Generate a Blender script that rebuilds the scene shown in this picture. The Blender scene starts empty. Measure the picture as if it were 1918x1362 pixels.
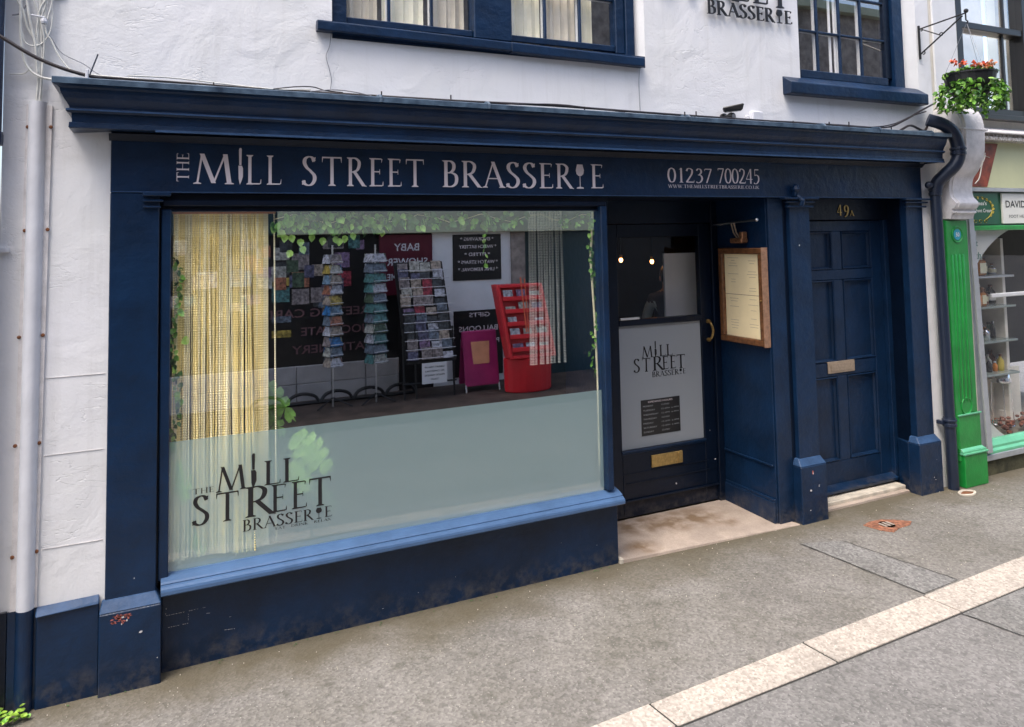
import bpy, bmesh, math, random
from mathutils import Vector, Matrix
random.seed(7)
S = bpy.context.scene
COL = S.collection
PI = math.pi

# ------------------------------------------------------------------ camera
cam_d = bpy.data.cameras.new('camera')
cam = bpy.data.objects.new('camera', cam_d); COL.objects.link(cam)
def _rot(rx, ry, rz):
    return (Matrix.Rotation(rz, 3, 'Z') @ Matrix.Rotation(rx, 3, 'X') @ Matrix.Rotation(ry, 3, 'Y'))
R = _rot(.0623, .0197, -.4428)
r, fw, up = R.col[0], R.col[1], R.col[2]
cam.matrix_world = Matrix(((r[0], up[0], -fw[0], -.11), (r[1], up[1], -fw[1], -4.0512),
                           (r[2], up[2], -fw[2], 2.0377), (0, 0, 0, 1)))
cam_d.sensor_width = 36; cam_d.lens = 1404.26 / 1918 * 36
cam_d.shift_x = -.0021; cam_d.shift_y = (359.5 - 681) / 1918
cam_d.clip_start = .05; cam_d.clip_end = 500
S.camera = cam

# ------------------------------------------------------------------ sky, sun, exposure
world = bpy.data.worlds.new('World'); S.world = world; world.use_nodes = True
wn = world.node_tree; wn.nodes.clear()
sky = wn.nodes.new('ShaderNodeTexSky'); sky.sky_type = 'NISHITA'; sky.sun_disc = False
SUN_EL, SUN_AZ = math.radians(64), math.radians(235)
sky.sun_elevation = SUN_EL; sky.sun_rotation = SUN_AZ
sky.air_density = 1.0; sky.dust_density = 4.0; sky.ozone_density = 1.0
bg = wn.nodes.new('ShaderNodeBackground'); bg.inputs['Strength'].default_value = .15
wo = wn.nodes.new('ShaderNodeOutputWorld')
wn.links.new(sky.outputs[0], bg.inputs[0]); wn.links.new(bg.outputs[0], wo.inputs[0])
sl = bpy.data.lights.new('sun', 'SUN'); sl.energy = .95; sl.angle = math.radians(25); sl.color = (1, .96, .9)
so = bpy.data.objects.new('sun', sl); COL.objects.link(so)
sd = Vector((math.sin(SUN_AZ) * math.cos(SUN_EL), math.cos(SUN_AZ) * math.cos(SUN_EL), math.sin(SUN_EL)))
so.rotation_euler = sd.to_track_quat('Z', 'Y').to_euler(); so.location = (0, -3, 12)
S.view_settings.view_transform = 'Standard'; S.view_settings.look = 'None'
S.view_settings.exposure = 1.38; S.view_settings.gamma = 1; S.view_settings.use_curve_mapping = False
S.cycles.transparent_max_bounces = 16; S.cycles.max_bounces = 8

# ------------------------------------------------------------------ materials
def _n(nt, typ, **kw):
    n = nt.nodes.new(typ)
    for k, v in kw.items():
        if k in n.inputs: n.inputs[k].default_value = v
        else: setattr(n, k, v)
    return n
def mat(name, col, rough=.6, var=.08, scale=6, bump=.0, bscale=40, metal=0, spec=.5, col2=None, fine=0, emit=0):
    m = bpy.data.materials.new(name); m.use_nodes = True
    nt = m.node_tree; p = nt.nodes['Principled BSDF']; L = nt.links.new
    p.inputs['Roughness'].default_value = rough; p.inputs['Metallic'].default_value = metal
    p.inputs['Specular IOR Level'].default_value = spec
    tc = _n(nt, 'ShaderNodeNewGeometry')
    if col2 is None:
        col2 = tuple(min(1, c * (1 - var * 2.2)) for c in col)
    n1 = _n(nt, 'ShaderNodeTexNoise', Scale=scale, Detail=6, Roughness=.6)
    L(tc.outputs['Position'], n1.inputs['Vector'])
    rp = nt.nodes.new('ShaderNodeValToRGB'); rp.color_ramp.elements[0].position = .35; rp.color_ramp.elements[1].position = .65
    rp.color_ramp.elements[0].color = (*col2, 1); rp.color_ramp.elements[1].color = (*col, 1)
    L(n1.outputs[0], rp.inputs[0]); out = rp.outputs[0]
    if fine:
        n3 = _n(nt, 'ShaderNodeTexNoise', Scale=scale * 25, Detail=3)
        L(tc.outputs['Position'], n3.inputs['Vector'])
        mx = nt.nodes.new('ShaderNodeMixRGB'); mx.blend_type = 'OVERLAY'; mx.inputs[0].default_value = fine
        L(out, mx.inputs[1]); L(n3.outputs[0], mx.inputs[2]); out = mx.outputs[0]
    L(out, p.inputs['Base Color'])
    if bump:
        n2 = _n(nt, 'ShaderNodeTexNoise', Scale=bscale, Detail=5, Roughness=.6)
        L(tc.outputs['Position'], n2.inputs['Vector'])
        b = _n(nt, 'ShaderNodeBump', Strength=bump, Distance=.01)
        L(n2.outputs[0], b.inputs['Height']); L(b.outputs[0], p.inputs['Normal'])
    if emit:
        p.inputs['Emission Color'].default_value = (*col, 1); p.inputs['Emission Strength'].default_value = emit
    return m

def add_splash(m, top=.16, col=(.12, .105, .09), amt=.5):
    """road dirt splashed on the lowest part of the paintwork"""
    nt = m.node_tree; p = nt.nodes['Principled BSDF']; L = nt.links.new; src = p.inputs['Base Color'].links[0].from_socket
    g = nt.nodes.new('ShaderNodeNewGeometry'); n = _n(nt, 'ShaderNodeTexNoise', Scale=14, Detail=7, Roughness=.7); L(g.outputs['Position'], n.inputs['Vector'])
    sx = nt.nodes.new('ShaderNodeSeparateXYZ'); L(g.outputs['Position'], sx.inputs[0])
    h = _n(nt, 'ShaderNodeMapRange'); h.inputs['From Min'].default_value = top; h.inputs['From Max'].default_value = 0; L(sx.outputs[2], h.inputs[0])
    k = _n(nt, 'ShaderNodeMapRange'); k.inputs['From Min'].default_value = .45; k.inputs['From Max'].default_value = .75; k.inputs['To Max'].default_value = amt * 1.6; L(n.outputs[0], k.inputs[0])
    f = nt.nodes.new('ShaderNodeMath'); f.operation = 'MULTIPLY'; L(h.outputs[0], f.inputs[0]); L(k.outputs[0], f.inputs[1])
    x_ = nt.nodes.new('ShaderNodeMixRGB'); x_.inputs[2].default_value = (*col, 1); L(f.outputs[0], x_.inputs[0]); L(src, x_.inputs[1]); L(x_.outputs[0], p.inputs['Base Color'])
M = {}
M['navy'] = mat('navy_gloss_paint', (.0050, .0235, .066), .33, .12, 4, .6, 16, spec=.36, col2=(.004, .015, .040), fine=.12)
M['navy_shaded'] = mat('navy_shaded_paint', (.0025, .008, .022), .34, .12, 6, .4, 18, spec=.3)  # darker copy of the navy: shade of recesses and undersides put into the colour
add_splash(M['navy']); add_splash(M['navy_shaded'])
M['black'] = mat('black', (.008, .008, .009), .5, 0, 5)
M['black_gloss'] = mat('black_plastic', (.012, .012, .013), .3, 0, 5)
M['pipe_dark'] = mat('dark_blue_cast_iron', (.012, .02, .042), .35, .1, 10, .25, 60)
M['white_paint'] = mat('white_gloss', (.72, .72, .72), .4, .05, 4, .1, 30)
M['pvc'] = mat('white_plastic', (.64, .65, .69), .65, .06, 5, .2, 30)
M['cream_paint'] = mat('cream_paint', (.70, .66, .58), .5, .08, 6, .3, 30, fine=.15)
M['off_white'] = mat('worn_white_paint', (.76, .73, .72), .55, .12, 9, .35, 35, fine=.2)
M['letter_white'] = mat('white_vinyl', (.72, .64, .66), .5, 0)
M['letter_black'] = mat('black_vinyl', (.012, .012, .014), .4, 0)
M['brass'] = mat('brass', (.62, .42, .16), .32, .15, 60, metal=.85)
M['brass_pale'] = mat('satin_brass', (.55, .42, .30), .45, .1, 60, metal=.6)
M['wood'] = mat('varnished_wood', (.20, .085, .035), .35, .25, 30, .15, 80)
M['wood_light'] = mat('pale_wood', (.36, .20, .12), .45, .2, 30, .15, 80)
M['paper'] = mat('cream_paper', (.93, .78, .48), .7, .04, 6)
M['paper_ink'] = mat('faded_ink', (.52, .41, .25), .7, 0)
M['chrome'] = mat('brushed_steel', (.6, .6, .62), .3, 0, metal=1)
M['copper'] = mat('aged_copper', (.42, .2, .1), .4, .2, 60, metal=.7)
M['wire_white'] = mat('white_cable', (.62, .62, .58), .5, .12, 20)
M['wire_black'] = mat('black_cable', (.02, .014, .014), .45, 0)
M['wire_grey'] = mat('grey_cable', (.25, .25, .27), .5, .1)
M['rust'] = mat('rust', (.22, .08, .03), .8, .2, 80)
M['leaf'] = mat('green_leaf', (.17, .40, .05), .45, .25, 30, spec=.4)
M['leaf_light'] = mat('pale_leaf', (.36, .62, .13), .45, .2, 30, spec=.4)
M['leaf_dark'] = mat('dark_leaf', (.05, .15, .03), .5, .2, 30, spec=.4)
M['leaf_weed'] = mat('weed_leaf', (.34, .56, .06), .5, .3, 30)
M['orange'] = mat('orange_petal', (.75, .14, .06), .5, .1, 30)
M['peach'] = mat('peach_petal', (.8, .36, .2), .5, .1, 30)
M['petal_white'] = mat('white_petal', (.75, .76, .7), .5, 0)
M['green'] = mat('bright_green_paint', (.012, .27, .045), .3, .12, 6, .25, 30)
M['green_dark'] = mat('dark_green_sign', (.008, .09, .04), .4, .05)
M['mint'] = mat('mint_paint', (.14, .5, .28), .3, .08, 6, .2, 30)
M['lime_board'] = mat('pale_yellow_green_board', (.55, .56, .33), .5, .04, 3)
M['gold'] = mat('gold_print', (.45, .36, .05), .5, 0)
M['sign_white'] = mat('white_sign', (.72, .72, .66), .5, .03)
M['picture_red'] = mat('rust_red_picture', (.30, .055, .02), .5, .35, 9)
M['picture_orange'] = mat('orange_print', (.6, .25, .05), .5, .3, 9)
M['steel_bar'] = mat('grey_metal_bar', (.42, .44, .46), .38, .08, 9, metal=.3)
M['moss_wall'] = mat('mossy_render', (.10, .095, .05), .85, .3, 10, .5, 40)
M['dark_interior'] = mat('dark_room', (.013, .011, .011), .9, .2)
M['shop_interior'] = mat('shop_interior', (.17, .15, .11), .8, .2, 5)
M['curtain_up'] = mat('cream_curtain', (.9, .87, .70), .8, .06, 3)
M['curtain_tan'] = mat('tan_curtain', (.72, .66, .53), .8, .06, 3)
M['bead_gold'] = mat('gold_bead', (.95, .80, .36), .35, .10, 4, metal=.15)
M['bead_cream'] = mat('cream_bead', (.94, .87, .58), .35, .12, 4, metal=.15)
M['bead_white'] = mat('white_bead', (.60, .60, .54), .4, .1, 4)
M['rail_red'] = mat('copper_coloured_rail', (.6, .25, .12), .4, .1, 30)
M['skin'] = mat('skin', (.5, .3, .22), .6, 0)
M['jacket'] = mat('dark_jacket', (.09, .09, .14), .8, .1)
M['shirt'] = mat('pale_shirt', (.75, .85, .9), .8, .05)
M['trousers'] = mat('dark_trousers', (.02, .02, .025), .8, 0)
M['bulb'] = mat('warm_bulb', (1, .42, .12), .5, 0, emit=7)
M['stone'] = mat('sandstone_slab', (.48, .39, .32), .7, .14, 4, .35, 60, fine=.25)
M['stone_worn'] = mat('worn_sandstone', (.44, .29, .19), .7, .3, 7, .35, 60, col2=(.27, .19, .13), fine=.25)
M['stone_edge'] = mat('pale_stone', (.62, .56, .46), .8, .15, 12, .4, 60, fine=.2)
M['terracotta'] = mat('terracotta', (.38, .16, .09), .8, .3, 40, .5, 80)
M['red'] = mat('red_plastic', (.62, .02, .03), .4, .05)
M['magenta'] = mat('magenta_board', (.42, .03, .16), .4, .1, 4)
M['poster_pink'] = mat('peach_print', (.8, .38, .22), .5, .1)
M['maroon'] = mat('maroon_sign', (.10, .008, .022), .4, 0)
M['opp_grey'] = mat('pale_grey_render', (.78, .79, .82), .7, .04, 3)
M['opp_cream'] = mat('cream_fascia', (.42, .45, .33), .6, .06, 3)
M['opp_block'] = mat('grey_block', (.42, .40, .40), .8, .12, 3)
M['opp_mortar'] = mat('pale_mortar', (.75, .72, .72), .8, .1)
M['opp_stone'] = mat('brown_grey_stone', (.36, .31, .28), .9, .35, 7, .8, 12, col2=(.17, .145, .13), fine=.3)
M['teal'] = mat('dark_teal_door', (.006, .03, .04), .4, 0)
M['dim_pink'] = mat('dull_pink_lettering', (.16, .08, .09), .6, 0)
M['cap'] = mat('weathered_blue_highlight', (.032, .075, .165), .5, .15, 9, .4, 20, spec=.3)  # lighter blue for faded ledges and edges, their bright highlights put into the colour
M['shelf_glass'] = mat('greenish_shelf_glass', (.20, .24, .22), .2, 0)
M['seam'] = mat('bitumen_seam', (.05, .048, .042), .7, .2, 40)
M['slate'] = mat('slate', (.08, .085, .09), .7, .2)
M['pocket'] = mat('dull_red', (.50, .02, .03), .4, .1)
M['chip_red'] = mat('exposed_red_paint', (.55, .16, .13), .7, .3, 120)
M['chip_white'] = mat('exposed_white_paint', (.62, .6, .6), .7, .1, 90)
M['amber'] = mat('amber_bottle', (.5, .17, .02), .15, .1, 20)
M['black_bottle'] = mat('black_bottle', (.01, .01, .01), .15, 0)
M['sienna'] = mat('dried_fruit', (.20, .05, .02), .7, .3, 60)
M['silver'] = mat('silver_metal', (.75, .75, .75), .15, 0, metal=1)
M['lead'] = mat('lead_flashing', (.09, .14, .20), .33, .25, 9, .3, 20, col2=(.018, .034, .06))
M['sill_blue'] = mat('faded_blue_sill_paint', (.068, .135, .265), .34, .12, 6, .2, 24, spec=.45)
cols = [(.55, .55, .5), (.2, .25, .32), (.6, .45, .1), (.25, .4, .55), (.5, .2, .12), (.08, .09, .1), (.35, .3, .3), (.12, .3, .3),
        (.6, .62, .7), (.4, .05, .08), (.15, .15, .25), (.5, .42, .35), (.05, .25, .6), (.1, .16, .1), (.3, .2, .35)]
CARD = [mat('card_print_%s' % w, c, .5, .35, 25, fine=.3) for w, c in zip(
    'ivory slate amber sky brick soot taupe teal pearl crimson indigo sand azure moss plum'.split(), cols)]

def glass_mat(name, refl, trans=.9, rough=.004, wob=.0):
    m = bpy.data.materials.new(name); m.use_nodes = True; nt = m.node_tree; nt.nodes.clear(); L = nt.links.new
    o = nt.nodes.new('ShaderNodeOutputMaterial'); ad = nt.nodes.new('ShaderNodeAddShader')
    t = nt.nodes.new('ShaderNodeBsdfTransparent'); t.inputs[0].default_value = (trans, trans, trans, 1)
    g = nt.nodes.new('ShaderNodeBsdfGlossy'); g.inputs['Roughness'].default_value = rough
    lw = nt.nodes.new('ShaderNodeLayerWeight'); lw.inputs[0].default_value = .5
    pw = nt.nodes.new('ShaderNodeMath'); pw.operation = 'POWER'; pw.inputs[1].default_value = 4; L(lw.outputs['Facing'], pw.inputs[0])
    ma = nt.nodes.new('ShaderNodeMath'); ma.operation = 'ADD'; ma.inputs[1].default_value = refl; ma.use_clamp = True
    ge = nt.nodes.new('ShaderNodeNewGeometry'); fr = nt.nodes.new('ShaderNodeMath'); fr.operation = 'SUBTRACT'; fr.inputs[0].default_value = 1; L(ge.outputs['Backfacing'], fr.inputs[1])
    mu = nt.nodes.new('ShaderNodeMath'); mu.operation = 'MULTIPLY'; L(fr.outputs[0], mu.inputs[1])
    L(pw.outputs[0], ma.inputs[0]); L(ma.outputs[0], mu.inputs[0]); L(mu.outputs[0], g.inputs[0])
    L(t.outputs[0], ad.inputs[0]); L(g.outputs[0], ad.inputs[1]); L(ad.outputs[0], o.inputs[0])
    if wob:
        tc = nt.nodes.new('ShaderNodeNewGeometry'); n = _n(nt, 'ShaderNodeTexNoise', Scale=1.2, Detail=1)
        L(tc.outputs['Position'], n.inputs['Vector']); b = _n(nt, 'ShaderNodeBump', Strength=wob, Distance=.02)
        L(n.outputs[0], b.inputs['Height']); L(b.outputs[0], g.inputs['Normal'])
    return m
M['glass'] = glass_mat('shop_glass', .55, .95)
M['glass_up'] = glass_mat('old_sash_glass', .34, .95, wob=.12)
M['glass_door'] = glass_mat('door_glass', .02, .95)
M['glass_menu'] = glass_mat('case_glass', .02, 1.0)
def frost_mat(name, col, alpha):
    m = bpy.data.materials.new(name); m.use_nodes = True; nt = m.node_tree; nt.nodes.clear(); L = nt.links.new
    o = nt.nodes.new('ShaderNodeOutputMaterial'); mx = nt.nodes.new('ShaderNodeMixShader'); mx.inputs[0].default_value = alpha
    m2 = nt.nodes.new('ShaderNodeMixShader'); m2.inputs[0].default_value = .35
    d = nt.nodes.new('ShaderNodeBsdfDiffuse'); d.inputs[0].default_value = (*col, 1)
    tl = nt.nodes.new('ShaderNodeBsdfTranslucent'); tl.inputs[0].default_value = (*col, 1)
    t = nt.nodes.new('ShaderNodeBsdfTransparent')
    L(d.outputs[0], m2.inputs[1]); L(tl.outputs[0], m2.inputs[2]); L(m2.outputs[0], mx.inputs[1]); L(t.outputs[0], mx.inputs[2])
    L(mx.outputs[0], o.inputs[0]); return m
M['frost'] = frost_mat('frosted_film', (.34, .475, .485), .46)
M['frost_door'] = frost_mat('frosted_door_film', (.46, .50, .54), .06)
M['frost2'] = frost_mat('white_frosted_film', (.88, .90, .86), .08)

def wall_mat():
    m = mat('white_rough_render', (.735, .735, .755), .72, .05, 1.3, col2=(.70, .70, .695))
    nt = m.node_tree; p = nt.nodes['Principled BSDF']; L = nt.links.new
    tc = nt.nodes.new('ShaderNodeNewGeometry')
    big = _n(nt, 'ShaderNodeTexNoise', Scale=3.2, Detail=4, Roughness=.5, Distortion=.6); L(tc.outputs['Position'], big.inputs['Vector'])
    fine = _n(nt, 'ShaderNodeTexNoise', Scale=70, Detail=4, Roughness=.6); L(tc.outputs['Position'], fine.inputs['Vector'])
    # faint vertical rain streaks
    src = p.inputs['Base Color'].links[0].from_socket
    mq = nt.nodes.new('ShaderNodeMapping'); mq.inputs['Scale'].default_value = (14, 14, .9); L(tc.outputs['Position'], mq.inputs[0])
    st = _n(nt, 'ShaderNodeTexNoise', Scale=1.0, Detail=5, Roughness=.65); L(mq.outputs[0], st.inputs['Vector'])
    sm = _n(nt, 'ShaderNodeMapRange'); sm.inputs['From Min'].default_value = .54; sm.inputs['From Max'].default_value = .78; sm.inputs['To Max'].default_value = .35; L(st.outputs[0], sm.inputs[0])
    sx_ = nt.nodes.new('ShaderNodeMixRGB'); sx_.inputs[2].default_value = (.52, .51, .49, 1); L(sm.outputs[0], sx_.inputs[0]); L(src, sx_.inputs[1]); L(sx_.outputs[0], p.inputs['Base Color'])
    # hairline cracks: ridges of a warped noise, kept only in patches
    wv = _n(nt, 'ShaderNodeTexNoise', Scale=4.5, Detail=5, Roughness=.55, Distortion=1.2)
    mp = nt.nodes.new('ShaderNodeMapping'); mp.inputs['Scale'].default_value = (.5, .5, 1.6)
    L(tc.outputs['Position'], mp.inputs[0]); L(mp.outputs[0], wv.inputs['Vector'])
    ab = nt.nodes.new('ShaderNodeMath'); ab.operation = 'SUBTRACT'; ab.inputs[1].default_value = .5; L(wv.outputs[0], ab.inputs[0])
    ab2 = nt.nodes.new('ShaderNodeMath'); ab2.operation = 'ABSOLUTE'; L(ab.outputs[0], ab2.inputs[0])
    rg = _n(nt, 'ShaderNodeMapRange'); rg.inputs['From Min'].default_value = 0; rg.inputs['From Max'].default_value = .010
    rg.inputs['To Min'].default_value = -1; rg.inputs['To Max'].default_value = 0; L(ab2.outputs[0], rg.inputs[0])
    mk = _n(nt, 'ShaderNodeMapRange'); mk.inputs['From Min'].default_value = .51; mk.inputs['From Max'].default_value = .60
    ms = _n(nt, 'ShaderNodeTexNoise', Scale=1.7, Detail=2); L(tc.outputs['Position'], ms.inputs['Vector']); L(ms.outputs[0], mk.inputs[0])
    cr = nt.nodes.new('ShaderNodeMath'); cr.operation = 'MULTIPLY'; L(rg.outputs[0], cr.inputs[0]); L(mk.outputs[0], cr.inputs[1])
    b1 = _n(nt, 'ShaderNodeBump', Strength=.25, Distance=.05); L(big.outputs[0], b1.inputs['Height'])
    b2 = _n(nt, 'ShaderNodeBump', Strength=.35, Distance=.004); L(fine.outputs[0], b2.inputs['Height']); L(b1.outputs[0], b2.inputs['Normal'])
    b3 = _n(nt, 'ShaderNodeBump', Strength=.40, Distance=.006); L(cr.outputs[0], b3.inputs['Height']); L(b2.outputs[0], b3.inputs['Normal'])
    L(b3.outputs[0], p.inputs['Normal']); return m
M['wall'] = wall_mat()

def add_stain(m, pts, col, scale=9, amt=.8):
    """irregular worn patches around points (x, y, radius) on a flat stone"""
    nt = m.node_tree; p = nt.nodes['Principled BSDF']; L = nt.links.new; src = p.inputs['Base Color'].links[0].from_socket
    g = nt.nodes.new('ShaderNodeNewGeometry'); n = _n(nt, 'ShaderNodeTexNoise', Scale=scale, Detail=5); L(g.outputs['Position'], n.inputs['Vector'])
    tot = None
    for x, y, r_, sx in pts:
        v = nt.nodes.new('ShaderNodeVectorMath'); v.operation = 'SUBTRACT'; v.inputs[1].default_value = (x, y, 0); L(g.outputs['Position'], v.inputs[0])
        v2 = nt.nodes.new('ShaderNodeVectorMath'); v2.operation = 'MULTIPLY'; v2.inputs[1].default_value = (1 / sx, 1, 0); L(v.outputs[0], v2.inputs[0])
        ln_ = nt.nodes.new('ShaderNodeVectorMath'); ln_.operation = 'LENGTH'; L(v2.outputs[0], ln_.inputs[0])
        a = _n(nt, 'ShaderNodeMapRange'); a.inputs['From Min'].default_value = r_ * 1.3; a.inputs['From Max'].default_value = r_ * .5; L(ln_.outputs['Value'], a.inputs[0])
        if tot is None: tot = a.outputs[0]
        else:
            mm = nt.nodes.new('ShaderNodeMath'); mm.operation = 'MAXIMUM'; L(tot, mm.inputs[0]); L(a.outputs[0], mm.inputs[1]); tot = mm.outputs[0]
    k = _n(nt, 'ShaderNodeMapRange'); k.inputs['From Min'].default_value = .35; k.inputs['From Max'].default_value = .6; k.inputs['To Max'].default_value = amt; L(n.outputs[0], k.inputs[0])
    f = nt.nodes.new('ShaderNodeMath'); f.operation = 'MULTIPLY'; L(tot, f.inputs[0]); L(k.outputs[0], f.inputs[1])
    x_ = nt.nodes.new('ShaderNodeMixRGB'); x_.inputs[2].default_value = (*col, 1); L(f.outputs[0], x_.inputs[0]); L(src, x_.inputs[1]); L(x_.outputs[0], p.inputs['Base Color'])
add_stain(M['stone'], [(3.30, .40, .17, 1.9), (3.52, .27, .11, .9), (3.0, .45, .14, 2.2), (2.75, .14, .10, 1.2)], (.20, .13, .075), amt=.95)
def ground_mat(name, base, warm, dark, speck, stain=False, bump=.5):
    m = bpy.data.materials.new(name); m.use_nodes = True; nt = m.node_tree; L = nt.links.new
    p = nt.nodes['Principled BSDF']; p.inputs['Roughness'].default_value = .8
    tc = nt.nodes.new('ShaderNodeNewGeometry')
    def noise(s, d=4, ro=.6):
        n = _n(nt, 'ShaderNodeTexNoise', Scale=s, Detail=d, Roughness=ro); L(tc.outputs['Position'], n.inputs['Vector']); return n.outputs[0]
    def ramp(src, a, b, ca, cb):
        rp = nt.nodes.new('ShaderNodeValToRGB'); e = rp.color_ramp.elements; e[0].position = a; e[1].position = b
        e[0].color = (*ca, 1); e[1].color = (*cb, 1); L(src, rp.inputs[0]); return rp.outputs[0]
    def mix(f, a, b, mode='MIX'):
        x = nt.nodes.new('ShaderNodeMixRGB'); x.blend_type = mode
        if hasattr(f, 'node'): L(f, x.inputs[0])
        else: x.inputs[0].default_value = f
        L(a, x.inputs[1])
        if hasattr(b, 'node'): L(b, x.inputs[2])
        else: x.inputs[2].default_value = (*b, 1)
        return x.outputs[0]
    c = ramp(noise(1.6), .38, .62, warm, base)
    c = mix(ramp(noise(.9, 5), .52, .72, (0, 0, 0), (.55, .55, .55)), c, tuple(x * .62 for x in base))
    vo = nt.nodes.new('ShaderNodeTexVoronoi'); vo.inputs['Scale'].default_value = 82; L(tc.outputs['Position'], vo.inputs['Vector'])
    sp = ramp(vo.outputs['Color'], .0, 1, (.16, .16, .16), (.86, .86, .86))
    c = mix(speck, c, sp, 'OVERLAY')
    c = mix(.35, c, ramp(noise(38), .35, .7, (.3, .3, .3), (.66, .66, .66)), 'OVERLAY')
    c = mix(ramp(noise(9, 6), .56, .74, (0, 0, 0), (.75, .75, .75)), c, dark)
    v2 = nt.nodes.new('ShaderNodeTexVoronoi'); v2.inputs['Scale'].default_value = 34; L(tc.outputs['Position'], v2.inputs['Vector'])
    c = mix(ramp(v2.outputs['Distance'], .06, .12, (.75, .75, .75), (0, 0, 0)), c, tuple(min(1, x * 2.2) for x in base))
    if stain:   # damp, mossy band along the foot of the wall
        sx = nt.nodes.new('ShaderNodeSeparateXYZ'); L(tc.outputs['Position'], sx.inputs[0])
        nz = nt.nodes.new('ShaderNodeMath'); nz.operation = 'MULTIPLY_ADD'; nz.inputs[1].default_value = .75; L(noise(2.4, 6), nz.inputs[0]); L(sx.outputs[1], nz.inputs[2])
        c = mix(ramp(nz.outputs[0], .0, .36, (0, 0, 0), (.85, .85, .85)), c, (.095, .078, .045))
    L(c, p.inputs['Base Color'])
    b = _n(nt, 'ShaderNodeBump', Strength=bump, Distance=.004); L(vo.outputs['Distance'], b.inputs['Height'])
    b2 = _n(nt, 'ShaderNodeBump', Strength=.4, Distance=.03); L(noise(5), b2.inputs['Height']); L(b2.outputs[0], b.inputs['Normal'])
    L(b.outputs[0], p.inputs['Normal']); return m
M['pavement'] = ground_mat('pale_asphalt', (.222, .208, .188), (.175, .163, .14), (.085, .08, .062), .5, True)
M['road'] = ground_mat('road_asphalt', (.225, .214, .202), (.188, .18, .168), (.11, .104, .096), .5)
M['patch'] = ground_mat('dark_asphalt_patch', (.225, .218, .205), (.185, .178, .165), (.09, .09, .08), .6)
M['kerb'] = ground_mat('pink_granite_kerb', (.50, .44, .375), (.43, .38, .325), (.30, .26, .22), .45, bump=.25)

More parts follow.
